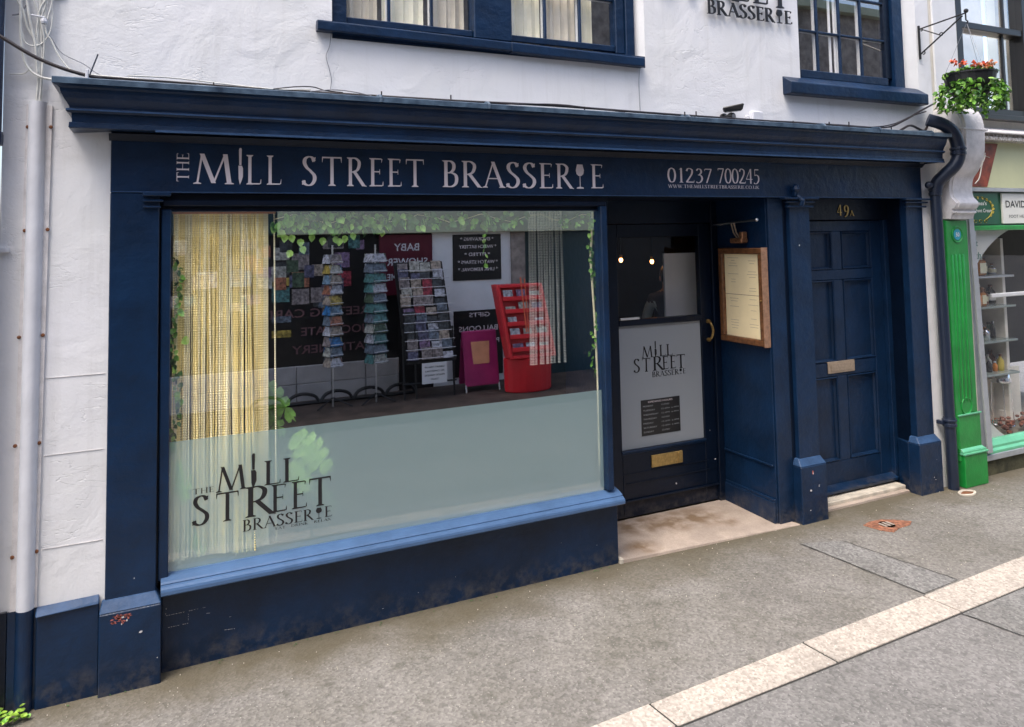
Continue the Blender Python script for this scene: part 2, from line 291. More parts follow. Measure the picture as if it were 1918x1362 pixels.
# ------------------------------------------------------------------ mesh building
def prop(o, **kw):
    for k, v in kw.items():
        if v is not None: o[k] = v
def thing(name, label, cat, loc=(0, 0, 0), group=None, kind=None):
    o = bpy.data.objects.new(name, None); COL.objects.link(o); o.location = loc; o.empty_display_size = .1
    prop(o, label=label, category=cat, group=group, kind=kind); return o
def wloc(o):
    v = Vector((0, 0, 0))
    while o is not None: v += o.location; o = o.parent
    return v
class B:
    def __init__(s): s.v = []; s.f = []
    def add(s, vs, fs):
        n = len(s.v); s.v += [tuple(v) for v in vs]; s.f += [tuple(i + n for i in f) for f in fs]; return s
    def box(s, x0, x1, y0, y1, z0, z1):
        return s.add([(x, y, z) for z in (z0, z1) for y in (y0, y1) for x in (x0, x1)],
                     [(0, 2, 3, 1), (4, 5, 7, 6), (0, 1, 5, 4), (1, 3, 7, 5), (3, 2, 6, 7), (2, 0, 4, 6)])
    def hexa(s, a, b):   # two quads of 4 points
        return s.add(list(a) + list(b), [(0, 1, 2, 3), (7, 6, 5, 4), (0, 4, 5, 1), (1, 5, 6, 2), (2, 6, 7, 3), (3, 7, 4, 0)])
    def prism(s, poly, fn, a, b):  # poly 2d, fn(u,v,t)->xyz
        n = len(poly)
        return s.add([fn(u, v, a) for u, v in poly] + [fn(u, v, b) for u, v in poly],
                     [tuple(range(n)), tuple(range(2 * n - 1, n - 1, -1))] + [(i, (i + 1) % n, (i + 1) % n + n, i + n) for i in range(n)])
    def face(s, pts): return s.add(pts, [tuple(range(len(pts)))])
    def tube(s, path, r, n=8, cap=True, flat=1):
        P = [Vector(p) for p in path]; rs = r if isinstance(r, (list, tuple)) else [r] * len(P)
        vs = []; up0 = None
        for i, p in enumerate(P):
            t = (P[min(i + 1, len(P) - 1)] - P[max(i - 1, 0)]).normalized()
            ref = Vector((0, 0, 1)) if abs(t.z) < .9 else Vector((1, 0, 0))
            if up0 is None: u = t.cross(ref).normalized()
            else: u = (up0 - t * up0.dot(t)).normalized()
            up0 = u; w = t.cross(u)
            for k in range(n):
                a = 2 * PI * k / n; vs.append(p + (u * math.cos(a) + w * math.sin(a) * flat) * rs[i])
        fs = [(i * n + k, i * n + (k + 1) % n, (i + 1) * n + (k + 1) % n, (i + 1) * n + k) for i in range(len(P) - 1) for k in range(n)]
        if cap: fs += [tuple(range(n - 1, -1, -1)), tuple(range((len(P) - 1) * n, len(P) * n))]
        return s.add(vs, fs)
    def lathe(s, prof, c, n=16, ax='Z', sc=(1, 1, 1)):
        vs = []
        for r_, h in prof:
            for k in range(n):
                a = 2 * PI * k / n; q = (r_ * math.cos(a), r_ * math.sin(a), h)
                if ax == 'Y': q = (q[0], q[2], q[1])
                if ax == 'X': q = (q[2], q[0], q[1])
                vs.append((c[0] + q[0] * sc[0], c[1] + q[1] * sc[1], c[2] + q[2] * sc[2]))
        fs = [(i * n + k, i * n + (k + 1) % n, (i + 1) * n + (k + 1) % n, (i + 1) * n + k) for i in range(len(prof) - 1) for k in range(n)]
        fs += [tuple(range(n - 1, -1, -1)), tuple(range((len(prof) - 1) * n, len(prof) * n))]
        return s.add(vs, fs)
    def ball(s, c, r, n=10, m=6, sc=(1, 1, 1)):
        return s.lathe([(r * math.sin(PI * (i + .02) / (m + .04)), -r * math.cos(PI * (i + .02) / (m + .04))) for i in range(m + 1)], c, n, 'Z', sc)
    def build(s, name, m, parent=None, bev=0, smooth=False, seg=1, jit=0, **kw):
        me = bpy.data.meshes.new(name); off = wloc(parent)
        me.from_pydata([tuple(Vector(v) - off) for v in s.v], [], s.f)
        bm = bmesh.new(); bm.from_mesh(me)
        bmesh.ops.recalc_face_normals(bm, faces=bm.faces)
        if bev:
            es = [e for e in bm.edges if len(e.link_faces) == 2 and e.calc_face_angle(0) > .6]
            bmesh.ops.bevel(bm, geom=es, offset=bev, segments=seg, affect='EDGES', clamp_overlap=True)
        if smooth:
            for f in bm.faces: f.smooth = True
            for e in bm.edges:
                if len(e.link_faces) == 2 and e.calc_face_angle(0) > .75: e.smooth = False
        bm.to_mesh(me); bm.free(); me.materials.append(m)
        o = bpy.data.objects.new(name, me); COL.objects.link(o); o.parent = parent
        prop(o, **kw); return o
def inst(name, me, parent, loc, rot=(0, 0, 0), sc=(1, 1, 1), **kw):
    o = bpy.data.objects.new(name, me); COL.objects.link(o); o.parent = parent
    o.location = Vector(loc) - wloc(parent) if parent else Vector(loc)
    o.rotation_euler = rot; o.scale = sc; prop(o, **kw); return o
def mesh_of(b, m, smooth=False, bev=0):
    o = b.build('tmp', m, None, bev, smooth); me = o.data; bpy.data.objects.remove(o); return me
def bx(name, m, parent, *a, bev=.003, **kw): return B().box(*a).build(name, m, parent, bev, **kw)
def catmull(pts, k=8, closed=False):
    P = [Vector(p) for p in pts]; out = []; n = len(P)
    for i in range(n - 1):
        p0 = P[i - 1] if i > 0 else P[0] * 2 - P[1]; p1 = P[i]; p2 = P[i + 1]; p3 = P[i + 2] if i + 2 < n else P[-1] * 2 - P[-2]
        for j in range(k):
            t = j / k
            out.append(.5 * ((2 * p1) + (p2 - p0) * t + (2 * p0 - 5 * p1 + 4 * p2 - p3) * t * t + (3 * p1 - p0 - 3 * p2 + p3) * t ** 3))
    out.append(P[-1]); return out

# ------------------------------------------------------------------ roman capitals, built as strokes
K, N = .125, .042
def glyph(ch):
    P = []
    def q(x0, y0, x1, y1, w):
        dx, dy = x1 - x0, y1 - y0; l = math.hypot(dx, dy) or 1
        if abs(dy) > abs(dx) * .2: a, b = w / 2 * l / abs(dy), 0      # keep ends level
        else: a, b = 0, w / 2
        P.append([(x0 - a, y0 - b), (x1 - a, y1 - b), (x1 + a, y1 + b), (x0 + a, y0 + b)])
    def V(x, y0=0, y1=1, w=K): q(x, y0, x, y1, w)
    def H(x0, x1, y, w=N): q(x0, y, x1, y, w)
    def sf(x, y, l=.12, w=K):   # serif at foot (y=0) or head (y=1)
        s = 1 if y < .5 else -1
        P.append([(x - l, y), (x + l, y), (x + l, y + s * .022), (x + w / 2, y + s * .06), (x - w / 2, y + s * .06), (x - l, y + s * .022)][::s])
    def stem(x, w=K): V(x, 0, 1, w); sf(x, 0, .13, w); sf(x, 1, .13, w)
    def tick(x, y, s, h=.13, lean=0): P.append([(x - .045 * s, y), (x, y), (x + lean, y + h), (x + lean - .012 * s, y + h)])
    def cv(pts, k=K, n=N):
        c = catmull([(a, b, 0) for a, b in pts], 6); prev = None
        for i, p in enumerate(c):
            t = (c[min(i + 1, len(c) - 1)] - c[max(i - 1, 0)]).normalized()
            w = n + (k - n) * abs(t.y) ** 1.3; nn = Vector((-t.y, t.x, 0)) * w / 2
            cur = (p + nn, p - nn)
            if prev: P.append([(prev[0].x, prev[0].y), (cur[0].x, cur[0].y), (cur[1].x, cur[1].y), (prev[1].x, prev[1].y)])
            prev = cur
    w = .6
    if ch == 'T': V(.4); sf(.4, 0, .14); H(.03, .77, .975, .05); tick(.07, .975, 1, -.17, -.03); tick(.73, .975, -1, -.17, .03); w = .8
    elif ch == 'H': stem(.17); stem(.73); H(.17, .73, .52); w = .9
    elif ch == 'E': stem(.15); H(.15, .5, .975); H(.15, .44, .52); H(.15, .53, .025); tick(.5, .975, -1, -.13); tick(.53, .025, -1, .15, .03); P.append([(.42, .43), (.44, .43), (.44, .61), (.42, .61)]); w = .58
    elif ch == 'F': stem(.15); H(.15, .5, .975); H(.15, .42, .5); tick(.5, .975, -1, -.13); w = .54
    elif ch == 'M': q(.12, 0, .24, 1, .05); q(.24, 1, .54, .03, .115); q(.54, .03, .84, 1, .05); q(.84, 1, .95, 0, .12); sf(.12, 0, .1, .05); sf(.95, 0, .12, .1); w = 1.08
    elif ch == 'I': stem(.17); w = .34
    elif ch == 'L': stem(.15); H(.15, .54, .025); tick(.54, .025, -1, .16, .04); w = .57
    elif ch == 'N': V(.13, 0, 1, .05); q(.15, 1, .8, 0, .12); V(.8, 0, 1, .05); sf(.13, 0, .1, .05); sf(.8, 1, .1, .05); w = .93
    elif ch == 'S': cv([(.45, .83), (.38, .95), (.26, .985), (.13, .92), (.09, .78), (.17, .62), (.32, .49), (.45, .35), (.46, .19), (.36, .05), (.22, .01), (.09, .07), (.05, .17)], .14, .04); tick(.46, .97, -1, -.16, 0); tick(.04, .03, 1, .16, 0); w = .56
    elif ch == 'R': stem(.15); cv([(.15, .975), (.34, .975), (.48, .87), (.49, .72), (.42, .57), (.28, .5), (.15, .49)]); q(.31, .5, .68, .0, .12); q(.64, .02, .78, .0, .03); w = .72
    elif ch == 'P': stem(.15); cv([(.15, .975), (.34, .975), (.48, .87), (.49, .7), (.42, .53), (.28, .46), (.15, .46)]); w = .56
    elif ch == 'B': stem(.15); cv([(.15, .975), (.33, .97), (.44, .86), (.43, .67), (.31, .55), (.15, .535)]); cv([(.15, .535), (.38, .53), (.53, .41), (.52, .16), (.37, .03), (.15, .025)]); w = .62
    elif ch == 'A': q(.08, 0, .40, 1, .05); q(.38, 1, .74, 0, .125); H(.19, .62, .35); sf(.08, 0, .1, .05); sf(.74, 0, .12, .1); w = .8
    elif ch == 'C': cv([(.7, .86), (.55, .97), (.38, .975), (.18, .85), (.09, .5), (.18, .15), (.4, .02), (.56, .03), (.72, .14)]); tick(.72, .98, -1, -.18, 0); w = .76
    elif ch == 'G': cv([(.7, .86), (.55, .97), (.38, .975), (.18, .85), (.09, .5), (.18, .15), (.4, .02), (.56, .03), (.7, .1)]); V(.7, .05, .42); sf(.7, .42, .1); w = .84
    elif ch == 'D': stem(.15); cv([(.15, .975), (.42, .96), (.68, .78), (.74, .5), (.66, .2), (.42, .04), (.15, .025)]); w = .84
    elif ch in 'O0': 
        s_ = 1 if ch == 'O' else .66
        cv([(.43 * s_, .98), (.2 * s_, .86), (.09 * s_, .5), (.2 * s_, .14), (.43 * s_, .02), (.68 * s_, .14), (.79 * s_, .5), (.68 * s_, .86), (.43 * s_, .98)]); w = .88 * s_
    elif ch == 'U': V(.15, .3, 1); sf(.15, 1); V(.7, .25, 1, .06); sf(.7, 1, .1, .05); cv([(.15, .32), (.2, .1), (.42, .02), (.63, .1), (.7, .3)]); w = .86
    elif ch == 'W': q(.08, 1, .32, 0, .12); q(.32, 0, .56, 1, .045); q(.5, 1, .76, 0, .12); q(.76, 0, 1.02, 1, .045); sf(.08, 1, .12, .1); sf(1.02, 1, .09, .05); w = 1.1
    elif ch == 'K': stem(.15); q(.2, .5, .58, 1, .045); q(.26, .56, .68, 0, .12); sf(.58, 1, .1, .05); sf(.7, 0, .1, .1); w = .76
    elif ch == 'X': q(.1, 1, .65, 0, .12); q(.08, 0, .62, 1, .045); w = .72
    elif ch == 'Y': q(.08, 1, .38, .5, .12); q(.38, .5, .66, 1, .045); V(.38, 0, .5); sf(.38, 0); w = .74
    elif ch == '1': V(.28); sf(.28, 0, .13); tick(.28, .98, 1, -.12, -.16); w = .5
    elif ch == '2': cv([(.08, .8), (.16, .95), (.3, .98), (.46, .86), (.44, .62), (.25, .3), (.06, .03)]); H(.05, .55, .04, .07); tick(.55, .03, -1, .16, .03); w = .6
    elif ch == '3': cv([(.1, .85), (.22, .97), (.38, .92), (.42, .74), (.32, .58), (.2, .55)]); cv([(.2, .55), (.4, .5), (.48, .3), (.38, .08), (.2, .0), (.06, .06)]); w = .56
    elif ch == '4': V(.42, 0, 1); q(.03, .3, .40, 1, .045); H(.03, .58, .3, .05); w = .62
    elif ch == '5': H(.16, .48, .96, .07); V(.15, .55, .98, .045); cv([(.13, .56), (.3, .6), (.46, .48), (.47, .25), (.35, .06), (.18, .0), (.05, .06)]); w = .56
    elif ch == '7': H(.06, .52, .96, .07); q(.17, 0, .50, .95, .09); tick(.06, .96, 1, -.15, 0); w = .58
    elif ch == '9': cv([(.27, .98), (.1, .88), (.07, .68), (.16, .47), (.3, .44), (.45, .56), (.47, .75), (.4, .92), (.27, .98)]); cv([(.47, .75), (.45, .4), (.3, .1), (.1, -.02)]); w = .56
    elif ch == '.': P.append([(.04, 0), (.15, 0), (.15, .11), (.04, .11)]); w = .2
    elif ch == '|':  # chef's knife standing in for the I
        P.append([(.10, .62), (.20, .62), (.215, 1.22), (.19, 1.27), (.12, 1.27), (.085, 1.2)])
        P.append([(.06, .60), (.22, .60), (.27, .5), (.27, .18), (.2, .0), (.13, -.12), (.075, .1)]); w = .34
    elif ch == '!':  # wine glass standing in for the I
        P.append([(.10, .98), (.34, .98), (.40, .74), (.37, .58), (.28, .5), (.16, .5), (.07, .58), (.04, .74)])
        P.append([(.205, .5), (.235, .5), (.235, .03), (.205, .03)]); P.append([(.06, -.03), (.38, -.03), (.36, .02), (.235, .05), (.205, .05), (.08, .02)]); w = .46
    elif ch == ' ': w = .36
    return P, w
def roman(text, org, U, Vv, Nn, width, cap, m, parent, name='lettering', thick=0, track=.06, split=None, acc=None):
    """capitals from org along U, up Vv, out along Nn, scaled to the given width and cap height"""
    U, Vv, Nn, org = Vector(U), Vector(Vv), Vector(Nn), Vector(org)
    gl = []; x = 0
    for c in text:
        p, w = glyph(c); gl.append((x, p, c)); x += w + track
    sx = width / (x - track); out = acc if acc is not None else B(); k = len(out.v) % 37
    for gx, ps, c in gl:
        if split is not None: out = B()
        for p in ps:
            k += 1; d = (.0004 + (k % 40) * .00004)
            f = lambda u, v, t: org + U * ((gx + u) * sx) + Vv * (v * cap) + Nn * t
            if thick: out.prism(p, f, -thick * .2, thick + d)
            else: out.face([f(u, v, d) for u, v in p])
        if split is not None and ps: out.build('letter', m, split)
    if split is None and acc is None:
        b = out.build(name, m, parent); return b
def sans(text, org, U, Vv, Nn, width, cap, m, parent, name='lettering', wide=False):
    cu = bpy.data.curves.new('t', 'FONT'); cu.body = text; cu.resolution_u = 3
    if wide: cu.offset = .012
    o = bpy.data.objects.new('t', cu); COL.objects.link(o)
    me = bpy.data.meshes.new_from_object(o.evaluated_get(bpy.context.evaluated_depsgraph_get()))
    bpy.data.objects.remove(o)
    U, Vv, Nn, org = Vector(U), Vector(Vv), Vector(Nn), Vector(org); off = wloc(parent)
    xs = [v.co.x for v in me.vertices]; ys = [v.co.y for v in me.vertices]
    if not xs: return None
    x0, x1, y0, y1 = min(xs), max(xs), min(ys), max(ys)
    for v in me.vertices:
        v.co = org + U * ((v.co.x - x0) / (x1 - x0) * width) + Vv * ((v.co.y - y0) / (y1 - y0) * cap) + Nn * .0008 - off
    me.materials.clear(); me.materials.append(m); me.name = name
    ob = bpy.data.objects.new(name, me); COL.objects.link(ob); ob.parent = parent; return ob
X, Z, FY = (1, 0, 0), (0, 0, 1), (0, -1, 0)
def logo(x, z, s, y, m, parent, the=True, thick=0, tag=True, raised=None):
    acc = None if raised else B()
    a = dict(m=m, parent=parent, thick=thick, acc=acc)
    def r_(t, dx, dz, w, c, **k):
        roman(t, (x + dx * s, y, z + dz * s), X, Z, FY, w * s, c * s, split=raised, **a, **k)
    if the: r_('THE', 0, .158, .098, .026)
    r_('M', .104, .150, .150, .122); r_('|', .266, .160, .042, .125, track=0); r_('LL', .335, .150, .172, .122, track=.10)
    r_('S', .0, .006, .080, .142); r_('T', .105, .004, .112, .142); r_('R', .242, .004, .142, .150); r_('EE', .370, .008, .180, .138, track=.16); r_('T', .558, .003, .120, .146)
    r_('BRASSER', .232, -.062, .350, .057); r_('!', .592, -.060, .040, .055, track=0); r_('E', .640, -.060, .040, .055)
    if tag: r_('EAT', .392, -.080, .05, .012); r_('DRINK', .470, -.080, .085, .012); r_('RELAX', .585, -.080, .09, .012)
    if acc is not None: acc.build('logo_lettering', m, parent)

# ================================================================== GROUND
def sheet(name, m, x0, x1, y0, y1, z, parent=None, **kw):
    return B().face([(x0, y0, z), (x1, y0, z), (x1, y1, z), (x0, y1, z)]).build(name, m, parent, **kw)
sheet('ground', M['road'], -60, 60, -60, 60, -.03, kind='structure')
# kerb line fitted to its joints: (x, y of building side, y of road side)
KJ = [(-1.06, -1.375, -1.50), (-.09, -1.32, -1.465), (.87, -1.264, -1.427), (1.84, -1.209, -1.39), (2.805, -1.150, -1.359), (3.765, -1.103, -1.322), (4.71, -1.046, -1.282), (5.67, -.99, -1.245), (6.63, -.935, -1.207), (7.6, -.88, -1.17), (8.6, -.82, -1.13)]
pv = B()
pv.face([(k[0], k[1], 0) for k in KJ] + [(8.6, .7, 0), (2.52, .7, 0), (-1.06, .7, 0)])
pv.build('pavement', M['pavement'], None, kind='structure')
rd = B(); rd.face([(-1.06, -4.9, -.002), (8.6, -4.9, -.002)] + [(k[0], k[2], -.002) for k in KJ[::-1]])
rd.build('road', M['road'], None, kind='structure')
M['opp_pave'] = mat('dark_brown_setts', (.075, .055, .045), .7, .3, 4, .4, 30)
sheet('opposite_pavement', M['opp_pave'], -3, 12, -6.2, -4.15, .006, kind='structure')
kb = bpy.data.objects.new('kerb', None); COL.objects.link(kb); prop(kb, kind='structure')
for a, b in zip(KJ[:-1], KJ[1:]):
    g = .0065; d = b[0] - a[0]
    def kp(t, side):
        return (a[0] + d * t + (.015 if side == 2 else 0), a[side] + (b[side] - a[side]) * t)
    t0, t1 = g / d, 1 - g / d
    q = [kp(t0, 2), kp(t1, 2), kp(t1, 1), kp(t0, 1)]; q[0] = (q[0][0], q[0][1] + .004); q[1] = (q[1][0], q[1][1] + .004)
    q[2] = (q[2][0], q[2][1] - .004); q[3] = (q[3][0], q[3][1] - .004)
    h = .006 + random.uniform(-.002, .002)
    B().hexa([(x, y, -.02) for x, y in q], [(x, y, h) for x, y in q]).build('kerb_stone', M['kerb'], kb, .003)
# dark joint bed beneath the kerb stones
jb = B(); jb.face([(k[0], k[2] - .006, -.001) for k in KJ] + [(k[0], k[1] + .006, -.001) for k in KJ[::-1]]); jb.build('joint_bed', M['seam'], kb)
B().face([(3.72, -.27, .004), (3.795, -1.09, .004), (4.12, -1.07, .004), (3.985, -.36, .004)]).build('pavement_patch', M['patch'], None, kind='structure')
def seam(pts, w):
    b = B()
    for p, q in zip(pts[:-1], pts[1:]):
        d = (Vector(q) - Vector(p)).normalized() * w; n = Vector((-d.y, d.x, 0))
        b.face([Vector(p) - n, Vector(q) - n, Vector(q) + n, Vector(p) + n])
    return b.build('tar_seam', M['seam'], None, kind='structure')
def jit(p, q, n, a, z):
    return [(p[0] + (q[0] - p[0]) * i / n + random.uniform(-a, a), p[1] + (q[1] - p[1]) * i / n + random.uniform(-a, a), z) for i in range(n + 1)]
seam(jit((3.71, -.27), (3.79, -1.10), 14, .004, .006), .0035)
seam(jit((3.985, -.36), (4.11, -1.07), 14, .005, .006), .003)
seam(jit((3.765, -1.33), (3.93, -2.1), 14, .004, .003), .0035)
B().face([(3.77, -1.33, .0015), (3.93, -2.1, .0015), (6.5, -2.1, .0015), (5.67, -1.25, .0015), (4.71, -1.287, .0015)]).build('road_patch', M['patch'], None, kind='structure')
M['drain_gap'] = mat('wet_dirt', (.04, .035, .025), .8, .3, 30)

# ================================================================== THE BRASSERIE
bs = thing('brasserie_building', 'white rendered brasserie with a navy timber shopfront lettered The Mill Street Brasserie', 'building')
WY = .012
# rendered front, pieced round the openings
w = B()
def wb(x0, x1, z0, z1, y0=WY, y1=.30): w.box(x0, x1, y0, y1, z0, z1)
wb(-.76, -.30, .0, 2.6049); wb(5.44, 5.66, 0, 2.6049)
wb(-.76, 5.66, 2.605, 3.15)
wb(-.76, .735, 3.1501, 6.0); wb(2.80, 4.19, 3.1501, 6.0); wb(5.50, 5.66, 3.1501, 6.0)
wb(.7351, 2.7999, 4.75, 6.0); wb(4.1901, 5.4999, 4.75, 6.0)
w.build('wall', M['wall'], bs, 0)
# white splayed reveals of the two sash windows
B().face([(2.735, .075, 3.15), (2.80, WY + .001, 3.15), (2.80, WY + .001, 4.75), (2.735, .075, 4.75)]).build('window_reveal', M['white_paint'], bs)
B().face([(5.375, .075, 3.15), (5.50, WY + .001, 3.15), (5.50, WY + .001, 4.75), (5.375, .075, 4.75)]).build('window_reveal', M['white_paint'], bs)
# fascia and pilasters
fa = B().box(-.322, 5.452, 0, .06, 2.296, 2.60).build('fascia', M['navy'], bs, .003)
a = dict(org=None)
acc = B()
def rt(t, x, z, wd, cap, **k): roman(t, (x, -.001, z), X, Z, FY, wd, cap, M['letter_white'], bs, acc=acc, **k)
roman('THE', (.022, -.001, 2.352), (0, 0, 1), (-1, 0, 0), FY, .142, .056, M['letter_white'], bs, acc=acc)
rt('M', .038, 2.342, .196, .152); rt('|', .247, 2.357, .036, .135, track=0); rt('LL', .290, 2.342, .172, .152, track=.22)
rt('STREET', .571, 2.340, .678, .156, track=.16); rt('BRASSER', 1.353, 2.341, .860, .154, track=.10); rt('!', 2.232, 2.346, .075, .150, track=0); rt('E', 2.345, 2.345, .094, .152)
rt('01237', 2.939, 2.391, .378, .098, track=.07); rt('700245', 3.362, 2.391, .378, .104, track=.02)
rt('WWW.THEMILLSTREETBRASSERIE.CO.UK', 2.943, 2.355, .79, .022, track=.05)
acc.build('sign_lettering', M['letter_white'], fa)
B().box(-.095, 2.463, .012, .045, 2.232, 2.262).build('window_head', M['navy_shaded'], bs, .004)
B().box(-.10, 2.50, .05, .12, 2.214, 2.2959).build('window_head', M['navy_shaded'], bs, .002)
def pilaster(x0, x1, px0, px1, pz, cap, y1=.06, base=0):
    p = bx('pilaster', M['navy'], bs, x0, x1, 0, y1, base, 2.2955, bev=.004)
    yp = -.042
    B().box(px0, px1, yp, y1 - .002, -.02, pz).build('plinth', M['navy'], p, .005)
    b = B(); q0 = [(px0, yp, pz + .0005), (px1, yp, pz + .0005), (px1, y1 - .003, pz + .0005), (px0, y1 - .003, pz + .0005)]
    i0, i1 = (px0 + .5 * max(0, x0 - px0) if x0 > px0 else px0), (x1 if px1 > x1 else px1)
    b.hexa(q0, [(i0, -.003, pz + .048), (i1, -.003, pz + .048), (i1, y1 - .003, pz + .048), (i0, y1 - .003, pz + .048)])
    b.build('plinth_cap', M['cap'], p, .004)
    for cx0, cx1, z0, z1, d in cap:
        B().box(cx0, cx1, -d, .0005, z0, z1).build('capital_moulding', M['navy'], p, .004)
    return p
pilaster(-.322, -.109, -.343, -.084, .361, [(-.183, -.058, 2.278, 2.296, .035), (-.183, -.092, 2.250, 2.262, .024), (-.183, -.102, 2.220, 2.231, .02)])
pm = pilaster(4.012, 4.207, 3.977, 4.224, .392, [(3.925, 4.262, 2.280, 2.296, .05), (3.955, 4.235, 2.256, 2.27, .035), (3.965, 4.225, 2.222, 2.236, .03)])
pr = pilaster(5.252, 5.448, 5.212, 5.470, .385, [(5.195, 5.50, 2.280, 2.2945, .05), (5.215, 5.475, 2.256, 2.27, .035), (5.225, 5.462, 2.222, 2.236, .03)])
# broken sign lamp bracket left on the fascia above the middle pilaster
lb = B(); lb.lathe([(.016, -.03), (.03, -.012), (.024, .01), (.01, .03)], (4.05, -.03, 2.365), 10); lb.box(4.035, 4.07, -.035, 0, 2.30, 2.345); lb.tube([(4.06, -.03, 2.31), (4.085, -.06, 2.27), (4.08, -.05, 2.235)], .018, 8)
lb.build('old_lamp_bracket', M['navy'], bs, .002)
# cornice: one moulded profile run along the front and mitred round the left end
prof = [(.0, 2.825), (-.215, 2.795), (-.222, 2.790), (-.222, 2.766), (-.205, 2.760), (-.196, 2.752), (-.192, 2.735), (-.182, 2.712), (-.168, 2.690), (-.160, 2.674), (-.160, 2.668), (-.170, 2.665), (-.172, 2.654), (-.166, 2.647), (-.152, 2.645), (-.150, 2.615), (-.150, 2.606), (-.160, 2.603), (-.162, 2.580), (-.156, 2.576), (.0, 2.588)]
cb = B(); vs = []
for y, z in prof: vs += [(-.322 + y, WY, z), (-.322 + y * 1.0, y, z), (5.515, y, z), (5.515, WY, z)]
n = len(prof); fs = []
for i in range(n - 1):
    for k in range(3): fs.append((i * 4 + k, i * 4 + k + 1, (i + 1) * 4 + k + 1, (i + 1) * 4 + k))
fs.append(tuple(i * 4 + 2 for i in range(n))); cb.add(vs, fs)
co = cb.build('cornice', M['navy'], bs)
B().box(-.13, 5.515, -.166, -.1565, 2.571, 2.582).build('drip_fillet', M['cap'], co, .001)  # bright lower edge of the cornice, highlight painted in with the lighter blue
B().box(-.495, 5.515, -.1755, -.1722, 2.655, 2.6635).build('worn_bead_highlight', M['cap'], co, .001)  # thin pale strip: highlight along the worn bead, painted in
B().box(-.32, 5.45, -.004, -.0003, 2.2965, 2.302).build('worn_edge_highlight', M['cap'], fa, .001)  # thin pale strip: highlight along the worn fascia bottom, painted in
B().prism([(.0605, 2.545), (-.008, 2.545), (-.04, 2.5755), (.0605, 2.5755)], lambda u, v, t: (t, u, v), -.330, 5.46).build('cornice_shadow', M['navy_shaded'], co)  # dark strip standing for the deep shadow under the cornice
# lead capping strips with lapped joints
jx = [-.545, .93, 1.55, 2.95, 4.15, 4.72, 5.30, 5.52]
for i in range(len(jx) - 1):
    b = B(); x0, x1 = jx[i], jx[i + 1] + .012; d = .0015 * (i % 2)
    pr_ = [(.002, 2.829 + d), (-.216, 2.7985 + d), (-.2265 - d, 2.793 + d), (-.2265 - d, 2.768), (-.2235, 2.768), (-.2235, 2.79), (-.214, 2.7965), (.002, 2.826)]
    b.prism(pr_, lambda u, v, t: (t, u, v), x0, x1)
    if i: b.tube([(x0 + .01, -.2275, 2.768), (x0 + .01, -.2275, 2.79), (x0 + .01, -.215, 2.802), (x0 + .01, 0, 2.832)], .010, 6)
    b.build('lead_capping', M['lead'], co)
# window frame, sill, stall riser
wf = bx('window_frame', M['navy'], bs, -.100, -.056, .015, .09, .44, 2.2139, bev=.004)
B().box(2.415, 2.462, .0, .09, .47, 2.2319).build('mullion', M['navy'], wf, .005)
B().box(-.0555, 2.4145, .03, .09, 2.205, 2.2135).build('rail', M['navy_shaded'], wf)
B().box(-.1085, -.1005, .05, .09, .3, 2.29).build('reveal_strip', M['navy_shaded'], wf)
sp = [(.058, .462), (.02, .455), (-.012, .443), (-.022, .436), (-.020, .432), (-.034, .428), (-.046, .420), (-.05, .41), (-.05, .395), (-.042, .388), (.046, .388), (.12, .388), (.12, .462)]
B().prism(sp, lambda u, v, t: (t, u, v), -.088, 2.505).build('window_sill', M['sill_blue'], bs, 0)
ri = B().box(-.083, 2.507, .046, .14, -.02, .3875).build('stall_riser', M['navy'], bs, .003)
# ghost of brick courses and scratches where the paint has worn
def flecks(parent, name, m, y, items):
    b = B()
    for x, z, w_, h_ in items:
        n = 7; pts = []
        for k in range(n):
            a_ = 2 * PI * k / n; rr = random.uniform(.6, 1.1); pts.append((x + math.cos(a_) * w_ / 2 * rr, y, z + math.sin(a_) * h_ / 2 * rr))
        b.face(pts)
    o = b.build(name, m, parent, kind='stuff'); return o
fl = []
def dash(x0, x1, z0, z1, n, h):
    for i in range(n):
        t = (i + random.random() * .5) / n
        if random.random() < .75: fl.append((x0 + (x1 - x0) * t, z0 + (z1 - z0) * t, abs(x1 - x0) / n * .8 + .0015, max(h, abs(z1 - z0) / n * .8)))
dash(-.06, .06, .262, .262, 12, .0022); dash(-.05, .04, .205, .205, 9, .002); dash(.035, .035, .21, .26, 6, .0015); dash(.06, .12, .263, .263, 5, .0012)
dash(.20, .26, .190, .195, 5, .0015); dash(.20, .25, .135, .13, 6, .002); dash(.10, .14, .235, .23, 3, .002); dash(-.065, -.062, .27, .31, 4, .003)
flecks(ri, 'worn_paint', M['chip_white'], .0445, fl + [(1.2, .10, .006, .003), (1.42, .14, .004, .004), (2.35, .14, .005, .004), (2.1, .2, .004, .003), (1.0, .06, .01, .003)])
# pane, frosted film and the logo on it
pane = B().box(-.0555, 2.4145, .047, .0525, .456, 2.206).build('window_pane', M['glass'], bs)
B().face([(-.055, .0462, .4625), (2.414, .0462, .4625), (2.414, .0462, 1.079), (-.055, .0462, 1.079)]).build('frosted_film', M['frost'], pane)
logo(.050, .654, 1.0, .0455, M['letter_black'], pane)

